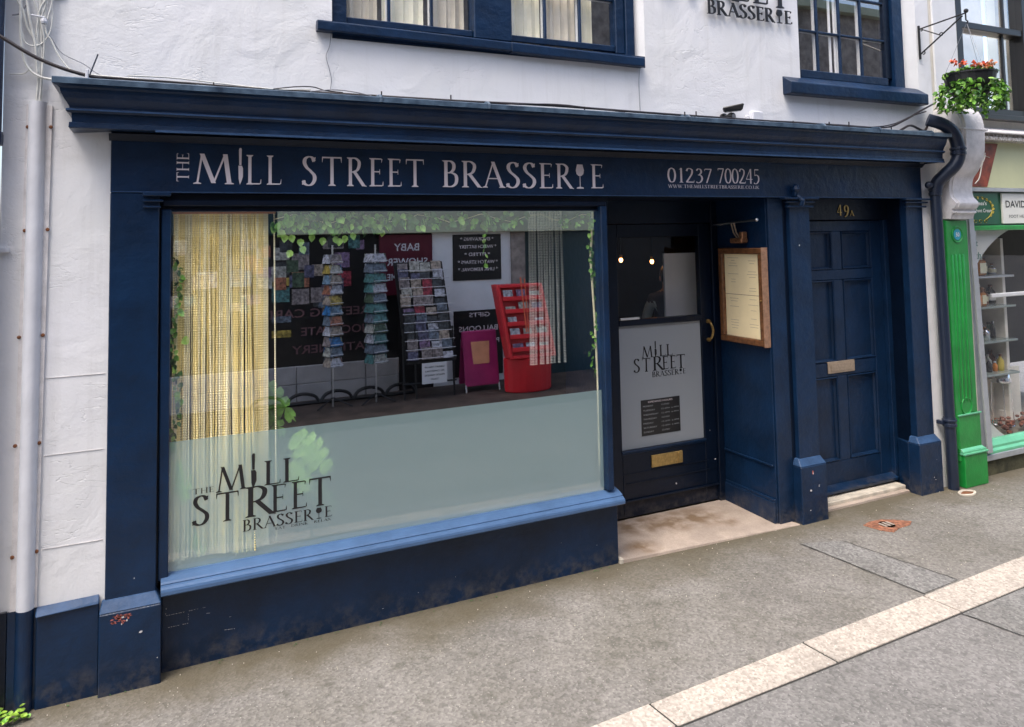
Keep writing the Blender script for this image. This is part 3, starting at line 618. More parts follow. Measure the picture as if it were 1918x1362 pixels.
# -- entrance recess
bx('recess_wall', M['navy_shaded'], bs, 2.463, 2.506, .141, .60, 0, 2.2955)
bx('recess_ceiling', M['navy_shaded'], bs, 2.5065, 4.01, .061, .60, 2.30, 2.36)
th = thing('threshold', 'worn sandstone threshold slab in front of the brasserie entrance door', 'doorstep', (2.51, .03, 0))
b = B(); b.hexa([(2.509, .03, -.02), (3.96, -.03, -.02), (3.83, .585, -.02), (2.509, .585, -.02)], [(2.509, .035, .022), (3.96, -.028, .006), (3.83, .585, .022), (2.509, .585, .022)])
b.build('slab', M['stone'], th, .003)
B().box(2.5075, 2.535, .028, .09, -.02, .03).build('broken_edge', M['stone_edge'], th, .006)
# door and frame
dr = bx('door_frame', M['navy_shaded'], bs, 3.762, 3.818, .56, .64, .02, 2.2995)
B().box(2.507, 3.7615, .57, .64, 2.13, 2.2995).build('transom', M['navy_shaded'], dr, .003)
B().box(2.507, 2.80, .57, .64, .02, 2.1295).build('side_post', M['navy_shaded'], dr, .003)
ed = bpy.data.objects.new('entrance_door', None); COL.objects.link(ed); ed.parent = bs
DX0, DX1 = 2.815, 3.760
M['door'] = M['navy_shaded']
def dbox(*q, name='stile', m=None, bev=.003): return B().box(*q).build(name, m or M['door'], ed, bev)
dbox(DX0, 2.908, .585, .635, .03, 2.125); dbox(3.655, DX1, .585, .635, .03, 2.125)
dbox(2.9085, 3.6545, .585, .635, 2.03, 2.125, name='rail'); dbox(2.9085, 3.6545, .580, .635, 1.385, 1.428, name='rail'); dbox(2.9085, 3.6545, .585, .635, .03, .498, name='rail')
B().box(2.909, 3.654, .605, .611, 1.4285, 2.0295).build('upper_pane', M['glass_door'], ed)
B().box(2.909, 3.654, .602, .608, .4985, 1.3845).build('lower_pane', M['frost_door'], ed)
b = B(); b.box(2.9, 3.66, .574, .5845, .482, .498); b.box(2.9, 3.66, .580, .5848, .470, .480); b.build('glazing_bead', M['navy'], ed, .002)
b = B(); b.box(2.93, 3.68, .578, .5845, .262, .270); b.box(2.86, 3.76, .566, .5845, .142, .152); b.box(2.9, 3.68, .5795, .5845, .33, .336); b.build('mouldings', M['navy_shaded'], ed, .002)
b = B(); b.box(3.15, 3.43, .572, .5845, .352, .440); b.build('letter_plate', M['brass'], ed, .003)
B().box(3.385, 3.425, .566, .5715, .356, .436).build('letter_flap', M['brass'], ed, .002)
b = B(); b.tube(catmull([(3.712, .58, 1.372), (3.712, .545, 1.362), (3.722, .532, 1.305), (3.712, .545, 1.248), (3.712, .58, 1.238)], 5), [.006] * 5 + [.009] * 11 + [.006] * 5, 8); b.lathe([(.014, .562), (.016, .58)], (3.712, 0, 1.375), 10, 'Y'); b.lathe([(.014, .562), (.016, .58)], (3.712, 0, 1.235), 10, 'Y'); b.build('pull_handle', M['brass'], ed, smooth=True)
b = B(); b.box(2.915, 3.08, .57, .5845, 1.430, 1.446); b.build('white_strip', M['white_paint'], ed, .002)
logo(3.034, 1.038, .69, .6, M['letter_black'], ed, the=False, tag=False)
op = B().box(3.088, 3.438, .5995, .6012, .578, .836).build('opening_hours_panel', M['black_gloss'], ed)
sans('OPENING HOURS', (3.15, .599, .812), X, Z, FY, .22, .013, M['letter_white'], op)
for i, (d, t) in enumerate(zip('MONDAY TUESDAY WEDNESDAY THURSDAY FRIDAY SATURDAY SUNDAY'.split(), ['CLOSED', '12-2PM  6-9PM', '12-2PM  6-9PM', 'CLOSED', '12-2PM  6-9PM', '12-2PM  6-9PM', 'CLOSED'])):
    z = .785 - i * .031
    sans(d, (3.105, .599, z), X, Z, FY, .015 * len(d), .011, M['steel_bar'], op); sans(t, (3.268, .599, z), X, Z, FY, .012 * len(t), .010, M['steel_bar'], op)
# things on the right cheek of the recess
ck = bx('recess_cheek', M['navy'], bs, 3.825, 3.90, .045, .645, .0, 2.2995)
b = B(); b.box(3.812, 3.8245, .06, .60, .395, .408); b.box(3.812, 3.8245, .05, .60, .155, .175); b.box(3.806, 3.8245, .05, .60, 0, .1545); b.build('skirting_rails', M['navy'], ck, .003)
bx('corner_post', M['navy'], bs, 3.835, 3.976, .0305, .0445, .0, 2.2955, bev=.004)
bx('corner_post', M['navy_shaded'], bs, 3.9765, 4.0115, .035, .06, .0, 2.2955, bev=.001)
# rough paint flecks on the plinths and door
flecks(pm, 'paint_chip', M['chip_red'], -.0435, [(4.085, .345, .022, .034)]); flecks(pm, 'paint_chip', M['chip_white'], -.044, [(4.088, .34, .010, .018), (4.06, .225, .022, .02), (4.14, .247, .008, .016), (4.05, .09, .01, .012), (4.05, 1.95, .012, .014)])
pl0 = [o for o in bs.children if o.name == 'pilaster'][0]
flecks(pl0, 'paint_chip', M['chip_red'], -.0435, [(-.252 + random.gauss(0, .020), .335 - abs(random.gauss(0, .016)) + .01, random.uniform(.006, .020), random.uniform(.004, .014)) for _ in range(46)])
flecks(pl0, 'paint_chip', M['chip_white'], -.044, [(-.245, .335, .012, .01), (-.17, .252, .018, .012), (-.228, .318, .008, .012), (-.25, .305, .007, .01), (-.1, .12, .006, .006), (-.2, .5, .004, .01)])
flecks(pr, 'paint_chip', M['chip_white'], -.044, [(5.36, .12, .012, .010), (5.375, .10, .02, .004), (5.40, .25, .005, .005)])
flecks(ed, 'paint_chip', M['chip_white'], .584, [(3.37, .205, .016, .02), (3.70, .55, .008, .012), (3.74, .33, .02, .01)])

# -- door 49A
dfr = bx('side_door_frame', M['navy'], bs, 5.236, 5.30, .20, .30, .07, 2.134)
B().box(4.16, 5.30, .19, .30, 2.1345, 2.2995).build('door_head', M['navy_shaded'], dfr, .003)
B().hexa([(5.258, .061, 0), (5.31, .061, 0), (5.42, .3, 0), (5.3005, .3, 0)], [(5.258, .061, 2.2955), (5.31, .061, 2.2955), (5.42, .3, 2.2955), (5.3005, .3, 2.2955)]).build('side_lining', M['navy_shaded'], dfr, .001)
B().hexa([(5.215, .0585, 0), (5.30, .0585, 0), (5.31, .195, 0), (5.265, .195, 0)], [(5.215, .0585, .38), (5.30, .0585, .38), (5.31, .195, .38), (5.265, .195, .38)]).build('lining_plinth', M['navy'], dfr, .004)
bx('doorway_ceiling', M['navy_shaded'], bs, 4.10, 5.45, .061, .30, 2.30, 2.36)
bx('side_lining', M['navy_shaded'], bs, 4.10, 4.206, .061, .30, 0, 2.2955)
sdr = bpy.data.objects.new('side_door', None); COL.objects.link(sdr); sdr.parent = bs
B().box(4.22, 5.234, .262, .30, .085, 2.130).build('door_leaf', M['navy'], sdr, .002)
def stile(x0, x1, z0, z1): B().box(x0, x1, .235, .2615, z0, z1).build('stile', M['navy'], sdr, .0035)
Lx0, Lx1, Rx0, Rx1 = 4.335, 4.682, 4.782, 5.120
ZP = [(1.745, 2.045), (1.03, 1.665), (.275, .920)]
stile(4.222, Lx0, .087, 2.129); stile(Rx1, 5.233, .087, 2.129)
for z0, z1 in ((2.0455, 2.129), (1.6655, 1.7445), (.9205, 1.0295), (.087, .2745)): stile(Lx0 + .0005, Rx1 - .0005, z0, z1)
for z0, z1 in ZP:
    stile(Lx1, Rx0, z0, z1)
    for x0, x1 in ((Lx0 + .001, Lx1 - .001), (Rx0 + .001, Rx1 - .001)):
        b = B(); e = .022; y0, y1 = .238, .2605
        o_ = [(x0, z0), (x1, z0), (x1, z1), (x0, z1)]; i_ = [(x0 + e, z0 + e), (x1 - e, z0 + e), (x1 - e, z1 - e), (x0 + e, z1 - e)]
        for k in range(4):
            k2 = (k + 1) % 4
            b.face([(o_[k][0], y0 + .004, o_[k][1]), (o_[k2][0], y0 + .004, o_[k2][1]), (i_[k2][0], y1, i_[k2][1]), (i_[k][0], y1, i_[k][1])])
            m_ = [(o_[k][0] * .6 + i_[k][0] * .4, y0 - .002, o_[k][1] * .6 + i_[k][1] * .4), (o_[k2][0] * .6 + i_[k2][0] * .4, y0 - .002, o_[k2][1] * .6 + i_[k2][1] * .4)]
            b.tube(m_, .006, 6)
        b.build('panel', M['navy'], sdr)
b = B(); b.box(4.575, 4.866, .226, .2345, .945, 1.035); b.build('letter_plate', M['brass_pale'], sdr, .003)
B().box(4.605, 4.836, .222, .2255, .962, 1.018).build('letter_flap', M['brass_pale'], sdr, .003)
acc = B(); roman('4', (4.70, .187, 2.168), X, Z, FY, .055, .085, M['brass'], bs, thick=.004, acc=acc); roman('9', (4.775, .187, 2.160), X, Z, FY, .055, .090, M['brass'], bs, thick=.004, acc=acc); roman('A', (4.84, .187, 2.165), X, Z, FY, .045, .045, M['brass'], bs, thick=.003, acc=acc)
acc.build('house_number', M['brass'], sdr)
b = B(); b.prism([(.17, .085), (.232, .112), (.232, .060), (.172, .062)], lambda u, v, t: (t, u, v), 4.225, 5.232); b.build('weather_board', M['navy'], sdr, .003)
bx('dark_gap', M['black'], bs, 4.21, 5.25, .235, .3, .0, .06, bev=0)
sp_ = bx('door_step', M['stone_edge'], bs, 4.15, 5.22, .10, .234, -.02, .045, bev=.006)
B().box(4.15, 5.21, .06, .0995, -.02, .018).build('tread_edge', M['stone'], sp_, .004)

# -- base of the left wall
lw = bx('wall_base', M['navy'], bs, -.590, -.3435, -.012, .011, -.02, .418, bev=.004)
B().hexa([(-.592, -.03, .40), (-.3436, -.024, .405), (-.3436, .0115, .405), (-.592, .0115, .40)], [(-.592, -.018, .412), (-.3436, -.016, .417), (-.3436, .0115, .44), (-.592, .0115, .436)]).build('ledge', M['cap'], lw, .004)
bx('wall_base', M['navy_shaded'], bs, -.76, -.701, .0, .011, -.02, .44, bev=.002)
bx('wall_base', M['navy'], bs, -.70, -.5905, .003, .011, -.02, .436, bev=.001)
# scribed joints in the render beside the shopfront
jl = B()
for z in (.681, 1.095, 1.443): jl.box(-.575, -.335, .009, .0118, z - .001, z + .001)
jl.build('render_joint', M['off_white'], bs)

# -- upstairs windows
def sash(x0, x1, z0, z1, cols_, rows, pane_y=.085, name='upstairs_window', f=.018, nm=None, gl='glass_up', pm_='navy'):
    """glazing bars at cols_ and rows; returns the window part"""
    wn_ = bpy.data.objects.new(name, None); COL.objects.link(wn_); wn_.parent = bs if nm is None else nm
    xs = [x0] + cols_ + [x1]; zs = [z0] + rows + [z1]
    for i in range(len(xs) - 1):
        for j in range(len(zs) - 1):
            B().box(xs[i] + f / 2 * (i > 0), xs[i + 1] - f / 2 * (i < len(xs) - 2), pane_y, pane_y + .004, zs[j] + f / 2 * (j > 0), zs[j + 1] - f / 2 * (j < len(zs) - 2)).build('pane', M[gl], wn_)
    for c in cols_: B().box(c - f / 2, c + f / 2, pane_y - .018, pane_y + .006, z0, z1).build('glazing_bar', M[pm_], wn_, .004)
    for r_ in rows:
        for i in range(len(xs) - 1): B().box(xs[i] + f / 2 * (i > 0), xs[i + 1] - f / 2 * (i < len(xs) - 2), pane_y - .0175, pane_y + .0065, r_ - f / 2, r_ + f / 2).build('glazing_bar', M[pm_], wn_, .004)
    if nm is None:
        for c in cols_: B().box(c - f / 2 - .001, c + f / 2 + .001, pane_y + .0065, pane_y + .034, z0, z1).build('inner_bar', M['white_paint'], wn_, .002)
        for r_ in rows: B().box(x0, x1, pane_y + .007, pane_y + .025, r_ - f / 2, r_ + f / 2).build('inner_bar', M['white_paint'], wn_, .002)
    return wn_
def frm(wn_, *q, m='navy', bev=.005, name='frame'): return B().box(*q).build(name, M[m], wn_, bev)
w1 = sash(.822, 1.583, 3.292, 4.2, [1.072, 1.330], [3.62, 3.91], gl='glass_up')
frm(w1, .736, .8215, .035, .12, 3.235, 4.75); frm(w1, .8225, 1.5825, .055, .12, 3.250, 3.2915); frm(w1, 1.584, 1.834, .030, .12, 3.24, 4.75)
w2 = sash(1.835, 2.595, 3.292, 4.2, [2.085, 2.340], [3.60, 3.90])
frm(w2, 1.8355, 2.5945, .055, .12, 3.250, 3.2915); frm(w2, 2.5955, 2.665, .045, .12, 3.24, 4.75); frm(w2, 2.666, 2.735, .03, .12, 3.22, 4.75)
sl_ = B(); zz = 3.178
sl_.prism([(.0, .235), (-.035, .232), (-.04, .226), (-.04, .18), (-.034, .176), (WY + .02, .176)], lambda u, v, t: (t, u, v + 3.0 - (t - .647) * .0125), .647, 1.795)
sl_.prism([(.0, .238), (-.037, .232), (-.042, .226), (-.042, .175), (-.034, .171), (WY + .02, .171)], lambda u, v, t: (t, u, v + 3.0 - (t - .647) * .0125), 1.796, 2.76)
sl_.build('window_sill', M['navy'], bs, .003)
B().box(.70, 2.80, .0125, .12, 3.15, 3.228).build('sub_sill', M['navy'], w1, .002)
w3 = sash(4.236, 5.19, 3.268, 4.2, [4.45, 4.69, 4.93], [3.575, 3.885])
frm(w3, 4.192, 4.2355, .045, .12, 3.20, 4.75, m='pipe_dark'); frm(w3, 4.236, 5.195, .050, .12, 3.205, 3.2675); frm(w3, 5.1905, 5.26, .065, .12, 3.2681, 4.75, m='navy_shaded'); frm(w3, 5.261, 5.372, .035, .12, 3.18, 4.75)
frm(w3, 4.60, 4.625, .096, .11, 3.27, 4.19, m='white_paint', name='inner_bar'); frm(w3, 4.655, 4.675, .096, .11, 3.27, 4.19, m='white_paint', name='inner_bar')
B().box(4.10, 5.44, .0125, .12, 3.15, 3.19).build('sub_sill', M['navy'], w3, .002)
B().prism([(.03, .205), (-.05, .150), (-.07, .138), (-.07, .060), (-.062, .055), (WY + .01, .055)], lambda u, v, t: (t, u, v + 2.995), 4.012, 5.50).build('window_sill', M['navy'], bs, .004)
# curtains hang in the left-hand rooms
for x0, x1, mt in ((.83, 1.02, 'curtain_tan'), (1.05, 1.30, 'curtain_up'), (1.33, 1.56, 'curtain_tan'), (1.84, 2.08, 'curtain_up'), (2.12, 2.34, 'curtain_tan'), (2.37, 2.47, 'curtain_up')):
    b = B(); n = 12; vs = []
    for i in range(n + 1):
        x = x0 + (x1 - x0) * i / n; y = .15 + .014 * math.sin(i * 1.9)
        vs += [(x, y, 3.15), (x, y, 4.75)]
    b.add(vs, [(2 * i, 2 * i + 2, 2 * i + 3, 2 * i + 1) for i in range(n)]); o = b.build('curtain', M[mt], None)
    prop(o, category='curtain', group='curtains in the left upstairs window', label={.83: 'tan curtain behind the left panes of the left upstairs window', 1.05: 'cream curtain behind the second pane of the left upstairs window', 1.33: 'tan curtain beside the wide mullion of the left upstairs window', 1.84: 'cream curtain just right of the wide mullion upstairs', 2.12: 'tan curtain behind the middle pane right of the mullion upstairs', 2.37: 'narrow cream curtain strip behind the rightmost pane of the left upstairs window'}[x0])
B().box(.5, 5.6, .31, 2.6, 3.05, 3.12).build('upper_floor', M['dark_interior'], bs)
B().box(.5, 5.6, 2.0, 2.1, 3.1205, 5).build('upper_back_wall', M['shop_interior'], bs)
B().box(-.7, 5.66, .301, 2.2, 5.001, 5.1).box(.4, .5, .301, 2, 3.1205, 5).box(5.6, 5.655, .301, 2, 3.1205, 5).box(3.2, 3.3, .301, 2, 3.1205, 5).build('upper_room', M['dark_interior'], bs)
# raised sign upstairs
ws = bpy.data.objects.new('raised_wall_sign', None); COL.objects.link(ws); ws.parent = bs
logo(2.905, 3.681, 1.76, -.010, M['letter_black'], ws, the=True, thick=.008, tag=False, raised=ws)

# ================================================================== INSIDE THE BRASSERIE
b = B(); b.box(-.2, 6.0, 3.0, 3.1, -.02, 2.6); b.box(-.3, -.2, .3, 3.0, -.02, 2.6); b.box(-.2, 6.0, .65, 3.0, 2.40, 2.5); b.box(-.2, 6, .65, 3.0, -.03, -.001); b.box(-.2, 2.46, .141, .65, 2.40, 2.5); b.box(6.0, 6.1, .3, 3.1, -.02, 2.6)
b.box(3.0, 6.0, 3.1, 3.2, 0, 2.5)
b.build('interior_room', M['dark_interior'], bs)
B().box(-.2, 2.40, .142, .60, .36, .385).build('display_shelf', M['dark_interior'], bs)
B().box(3.486, 3.80, .80, .82, 1.30, 1.897).build('inner_screen', M['opp_grey'], bs)
# bead curtain
def strand_mesh(h, pitch, r_, m, n=5):
    prof = []; k = int(h / pitch)
    for i in range(k):
        z = -i * pitch; prof += [(r_ * .35, z), (r_, z - pitch * .3), (r_, z - pitch * .65)]
    return mesh_of(B().lathe(prof, (0, 0, 0), n), m)
bc = thing('bead_curtain', 'gold bead curtain hanging from a copper coloured rail inside the left of the display window', 'curtain', (-.05, .16, 2.2))
B().box(-.05, .45, .097, .117, 2.196, 2.206).build('rail', M['rail_red'], bc, .001)
SM = [strand_mesh(1.72, .0125, .0050, M['bead_gold']), strand_mesh(1.72, .0125, .0050, M['bead_cream'])]
groups = [(-.046, .019, -.052, .018, 17), (.022, .034, .010, .022, 3), (.037, .108, .066, .112, 17), (.109, .262, .134, .230, 38), (.264, .314, .250, .268, 12), (.318, .412, .336, .408, 23), (.440, .446, .428, .434, 1)]
for t0, t1, b0, b1, n in groups:
    for i in range(n):
        u = (i + random.uniform(.3, .7)) / n; xt = t0 + (t1 - t0) * u; xb = b0 + (b1 - b0) * u + random.uniform(-.003, .003)
        lean = math.atan2(xb - xt, 1.1)
        inst('bead_strand', SM[random.random() < .45], bc, (xt, .107 + random.uniform(-.007, .007), 2.197), (0, -lean, random.random() * 3))
lc = thing('white_bead_curtain', 'white bead curtain hanging inside the right end of the display window', 'curtain', (2.16, .5, 2.3))
WM = strand_mesh(1.11, .018, .0105, M['bead_white'])
for i in range(12):
    xt = 2.160 + (i // 3) * .066 + (i % 3) * .0200
    inst('bead_strand', WM, lc, (xt, .50 + random.uniform(-.004, .004), 2.28), (0, -.012, random.random() * 3))
# ivy
def leaf(b, c, s, rx=0, rz=0, ry=0, droop=.15):
    m_ = Matrix.Rotation(rz, 3, 'Z') @ Matrix.Rotation(rx, 3, 'X') @ Matrix.Rotation(ry, 3, 'Y')
    sh = [(0, .0), (.38, .16), (.46, .50), (.26, .82), (0, 1.08), (-.26, .82), (-.46, .50), (-.38, .16)]
    vs = [Vector((x * s, -abs(x) * droop * s - .12 * s * y * y, -y * s)) for x, y in sh]; vs.append(Vector((0, .05 * s, -.5 * s)))
    b.add([Vector(c) + m_ @ v for v in vs], [(i, (i + 1) % 8, 8) for i in range(8)])
iv = thing('ivy_garland', 'artificial ivy garland draped along the top and down both sides inside the display window', 'plant', (.45, .11, 2.2))
lv = {'leaf': B(), 'leaf_light': B(), 'leaf_dark': B()}
def rl(x, z, s, y=.085, sp=.02):
    leaf(lv[random.choices(['leaf', 'leaf_light', 'leaf_dark'], [5, 3, 4])[0]], (x + random.uniform(-sp, sp), y + random.uniform(-.012, .02), z), s, random.uniform(-.6, .6), random.uniform(-1.2, 1.2), random.uniform(-.9, .9))
vine = [(.44 + i * .1, .11, 2.165 + .025 * math.sin(i * 1.7)) for i in range(21)]
for i in range(280):
    t = random.random(); x = .44 + t * 1.5; dens = .10 if t < .4 else .085
    if t > .62 and random.random() < .35: continue
    rl(x, 2.205 - random.random() * dens, random.uniform(.028, .050), y=.085)
for i in range(26): rl(random.uniform(2.15, 2.42), 2.19 - random.random() * .08, random.uniform(.022, .034))
for x, z in ((.50, 2.085), (.53, 2.083), (.58, 2.06), (.585, 2.02), (.64, 2.085), (.70, 2.065), (.76, 2.07), (.79, 2.06), (.82, 2.075), (.53, 2.0), (.86, 2.09)): leaf(lv['leaf_light'], (x, .10, z), .042, .1, random.uniform(-.5, .5), random.uniform(-.4, .4))
for i in range(9): rl(1.655, 2.13 - i * .03, .030, sp=.008)
for i in range(80):
    t = i / 80; rl(2.405 - .02 * math.sin(t * 9), 2.15 - t * 1.0 , random.uniform(.024, .036) * (1 - .3 * t), sp=.018)
for i in range(70):
    t = i / 70; rl(-.03 + .015 * math.sin(t * 11), 1.98 - t * .95, random.uniform(.022, .036), y=.078, sp=.014)
leaf(lv['leaf_light'], (.03, .10, 1.57), .05, 0, .6, 1.2)
for k, b in lv.items(): b.build('foliage', M[k], iv, kind='stuff')
b = B(); b.tube(vine, .003, 5); b.tube([(2.415, .10, 2.2), (2.39, .1, 1.9), (2.41, .1, 1.5), (2.42, .1, 1.13), (2.418, .1, .6)], .008, 5); b.tube([(-.04, .11, 2.0), (-.02, .11, 1.5), (-.035, .11, 1.0)], .003, 5); b.build('vine_stem', M['bead_cream'], iv)
# house plant behind the film
hp = thing('house_plant', 'leafy green house plant pressed against the frosted glass behind the bead curtain', 'plant', (.48, .25, .386))
def bigleaf(name, m, c, L_, W_, rx, ry, rz):
    b = B(); m_ = Matrix.Rotation(rz, 3, 'Z') @ Matrix.Rotation(ry, 3, 'Y') @ Matrix.Rotation(rx, 3, 'X'); n = 8; vs = []
    for i in range(n + 1):
        t = i / n; wd = W_ * math.sin(PI * min(1, t * .92 + .06)) ** .7; z = L_ * t
        for u in (-1, 0, 1): vs.append(Vector(c) + m_ @ Vector((u * wd / 2, -.25 * L_ * t * t + abs(u) * .01 + .006 * math.sin(t * 9 + u), z)))
    b.add(vs, [(3 * i + k, 3 * i + k + 1, 3 * i + k + 4, 3 * i + k + 3) for i in range(n) for k in (0, 1)])
    return b.build(name, m, hp, smooth=True)
def split_leaf(m, base, tip, W_, bend=.3, out=.0):
    """a leaf with finger-like lobes, from stalk end to tip"""
    base, tip = Vector(base), Vector(tip); ax = tip - base; L_ = ax.length; ax.normalize(); sd_ = ax.cross(Vector((0, -1, 0))).normalized(); b = B()
    def P(t, u): return base + ax * (L_ * (t - .08 * abs(u))) + sd_ * (u * W_ / 2) + Vector((0, -out * t + .02 * abs(u) ** 2, -bend * L_ * t * t * .5 - .015 * abs(u)))
    for sg in (-1, 1):
        for i in range(5):
            t0 = i / 5; w0 = math.sin(PI * min(1, .25 + t0 * .75)) ; p = [P(t0, 0), P(t0 + .20, 0), P(t0 + .262, sg * w0 * .6), P(t0 + .24, sg * w0 * 1.0), P(t0 + .13, sg * w0 * 1.05), P(t0 + .062, sg * w0 * .6)]
            b.face(p if sg > 0 else p[::-1])
    b.face([P(.9, -.25), P(1.12, 0), P(.9, .25), P(.85, 0)])
    return b.build('leaf', M[m], hp)
split_leaf('leaf_light', (.545, .105, 1.03), (.72, .085, .86), .17, .2); split_leaf('leaf_light', (.56, .12, .90), (.60, .10, .74), .13, .1)
split_leaf('leaf', (.38, .27, 1.30), (.55, .20, 1.16), .13, .5); split_leaf('leaf_dark', (.36, .28, 1.18), (.22, .24, 1.30), .13, .1); split_leaf('leaf_dark', (.38, .28, 1.10), (.28, .24, .98), .14, .3)
split_leaf('leaf', (.42, .27, 1.16), (.50, .2, 1.05), .10, .4); split_leaf('leaf_light', (-.02, .10, .98), (.02, .08, .80), .10, .1); split_leaf('leaf', (.0, .14, .66), (.10, .10, .52), .12, .1); split_leaf('leaf_dark', (.62, .25, .72), (.78, .2, .62), .13, .3)
b = B()
for tgt in ((.545, .105, 1.03), (.56, .12, .90), (.38, .27, 1.30), (.36, .28, 1.18), (.42, .27, 1.16), (.62, .25, .72), (.38, .28, 1.10)):
    b.tube(catmull([(.48, .27, .56), (.47 + (tgt[0] - .47) * .3, .27, .56 + (tgt[2] - .56) * .6), tgt], 5), .005, 5)
b.build('stem', M['leaf'], hp)
B().lathe([(.09, .386), (.12, .56), (.125, .58), (.11, .58), (.10, .55)], (.48, .26, 0), 16).build('pot', M['terracotta'], hp)
# lamps and a person seen through the door
for x, z, nm in ((4.135, 1.80, 'left of the two warm bulbs glowing in the dark room behind the door glass'), (4.515, 1.773, 'right of the two warm bulbs glowing in the dark room behind the door glass')):
    lp = thing('pendant_lamp', nm, 'lamp', (x, 2.4, z), group='pendant lamps in the dining room')
    B().ball((x, 2.4, z), .019, 10, 6, (1, 1, 1.3)).build('bulb', M['bulb'], lp, smooth=True)
    B().tube([(x, 2.4, z + .03), (x, 2.4, 2.399)], .004, 6).build('flex', M['black'], lp); B().lathe([(.012, .018), (.016, .05)], (x, 2.4, z), 8).build('lamp_holder', M['brass'], lp)
def person():
    p = thing('person', 'person in a dark jacket and pale shirt, back turned, behind the entrance door', 'person', (4.62, 2.25, 0))
    me = bpy.data.meshes.new('body')
    J = {'pel': (0, 0, .95, .13), 'sp': (0, 0, 1.12, .125), 'ch': (0, 0, 1.32, .15), 'nk': (0, .0, 1.48, .06), 'hd': (0, .02, 1.58, .085), 'tp': (0, .02, 1.68, .075),
         'sl': (-.19, 0, 1.40, .065), 'el': (-.26, .06, 1.14, .045), 'wl': (-.20, .22, 1.02, .032), 'hl': (-.17, .29, 1.01, .035),
         'sr': (.19, 0, 1.40, .065), 'er': (.26, .05, 1.14, .045), 'wr': (.20, .2, 1.02, .032), 'hr': (.17, .27, 1.01, .035),
         'ql': (-.1, 0, .9, .1), 'kl': (-.11, .03, .5, .065), 'al': (-.11, -.02, .09, .045), 'fl': (-.12, .13, .04, .04),
         'qr': (.1, 0, .9, .1), 'kr': (.11, .03, .5, .065), 'ar': (.11, -.02, .09, .045), 'fr': (.12, .13, .04, .04)}
    ks = list(J); E = [('pel', 'sp'), ('sp', 'ch'), ('ch', 'nk'), ('nk', 'hd'), ('hd', 'tp'), ('ch', 'sl'), ('sl', 'el'), ('el', 'wl'), ('wl', 'hl'), ('ch', 'sr'), ('sr', 'er'), ('er', 'wr'), ('wr', 'hr'), ('pel', 'ql'), ('ql', 'kl'), ('kl', 'al'), ('al', 'fl'), ('pel', 'qr'), ('qr', 'kr'), ('kr', 'ar'), ('ar', 'fr')]
    me.from_pydata([J[k][:3] for k in ks], [(ks.index(a_), ks.index(b_)) for a_, b_ in E], [])
    o = bpy.data.objects.new('body', me); COL.objects.link(o)
    md = o.modifiers.new('s', 'SKIN'); md2 = o.modifiers.new('u', 'SUBSURF'); md2.levels = 2; md2.render_levels = 2
    for i, k in enumerate(ks):
        v = me.skin_vertices[0].data[i]; v.radius = (J[k][3],) * 2; v.use_root = (k == 'pel')
    m2 = bpy.data.meshes.new_from_object(o.evaluated_get(bpy.context.evaluated_depsgraph_get())); bpy.data.objects.remove(o)
    for mm in ('jacket', 'skin', 'trousers', 'shirt'): m2.materials.append(M[mm])
    for f in m2.polygons:
        c = f.center; f.use_smooth = True
        f.material_index = 1 if c.z > 1.47 or (c.y > .21 and c.z > .9) else 2 if c.z < .93 else (3 if c.x < -.17 and c.z < 1.36 else 0)
    bo = bpy.data.objects.new('body', m2); COL.objects.link(bo); bo.parent = p
    for sx in (-1, 1):
        for k in range(5):
            x = sx * .17 + (k - 2) * .014 * (1 if k else 1.6); B().tube([(4.62 + x, 2.25 + .31, 1.01), (4.62 + x, 2.25 + .35, 1.0), (4.62 + x, 2.25 + .372, .98)], [.009, .008, .006], 6).build('finger', M['skin'], p, smooth=True)
    B().ball((4.62, 2.245, 1.645), .112, 14, 8, (.9, 1, 1.1)).build('hair', M['black'], p, smooth=True)
    b = B(); b.box(4.60, 4.64, 2.37, 2.395, 1.59, 1.62); b.build('nose', M['skin'], p, .006)
    for sx in (-1, 1): B().ball((4.62 + sx * .092, 2.27, 1.60), .022, 8, 5, (.4, 1, 1.3)).build('ear', M['skin'], p, smooth=True)
    p.rotation_euler = (0, 0, -.35)
person()

# ================================================================== ON THE FRONT
# menu case on the cheek (its face looks left, towards -X)
mc = thing('menu_case', 'glazed wooden menu case with two cream sheets right of the entrance door', 'menu case', (3.824, .27, 1.58))
y0, y1, z0, z1 = .045, .505, 1.235, 1.935
bw = .042; xf = 3.770
b = B()
for q in ((y0, y1, z0, z0 + bw), (y0, y1, z1 - bw, z1)): B().box(xf, 3.8235, *q).build('frame', M['wood'], mc, .005)
B().box(xf, 3.8235, y0, y0 + bw, z0 + bw + .0005, z1 - bw - .0005).build('frame', M['wood'], mc, .005)
B().box(xf, 3.8235, y1 - bw, y1, z0 + bw + .0005, z1 - bw - .0005).build('frame', M['wood'], mc, .005)
B().box(xf - .004, 3.8235, y0 - .006, y0 - .0005, z0 - .004, z1 + .004).build('outer_edge', M['wood_light'], mc, .001)
B().box(3.80, 3.8235, y0 + bw, y1 - bw, z0 + bw, z1 - bw).build('backing', M['wood_light'], mc)
for k, (a_, c_) in enumerate(((1.592, 1.890), (1.280, 1.588))):
    sh = B().box(3.7965, 3.799, y0 + bw + .002, y1 - bw - .002, a_, c_).build('menu_sheet', M['paper'], mc)
    b = B()
    for i in range(13):
        zz_ = c_ - .03 - i * .02
        for cc in (.17, .37):
            if random.random() < .45: wd = random.uniform(.02, .06); b.face([(3.7962, cc - wd, zz_), (3.7962, cc + wd, zz_), (3.7962, cc + wd, zz_ + .0035), (3.7962, cc - wd, zz_ + .0035)])
    b.build('print', M['paper_ink'], sh)
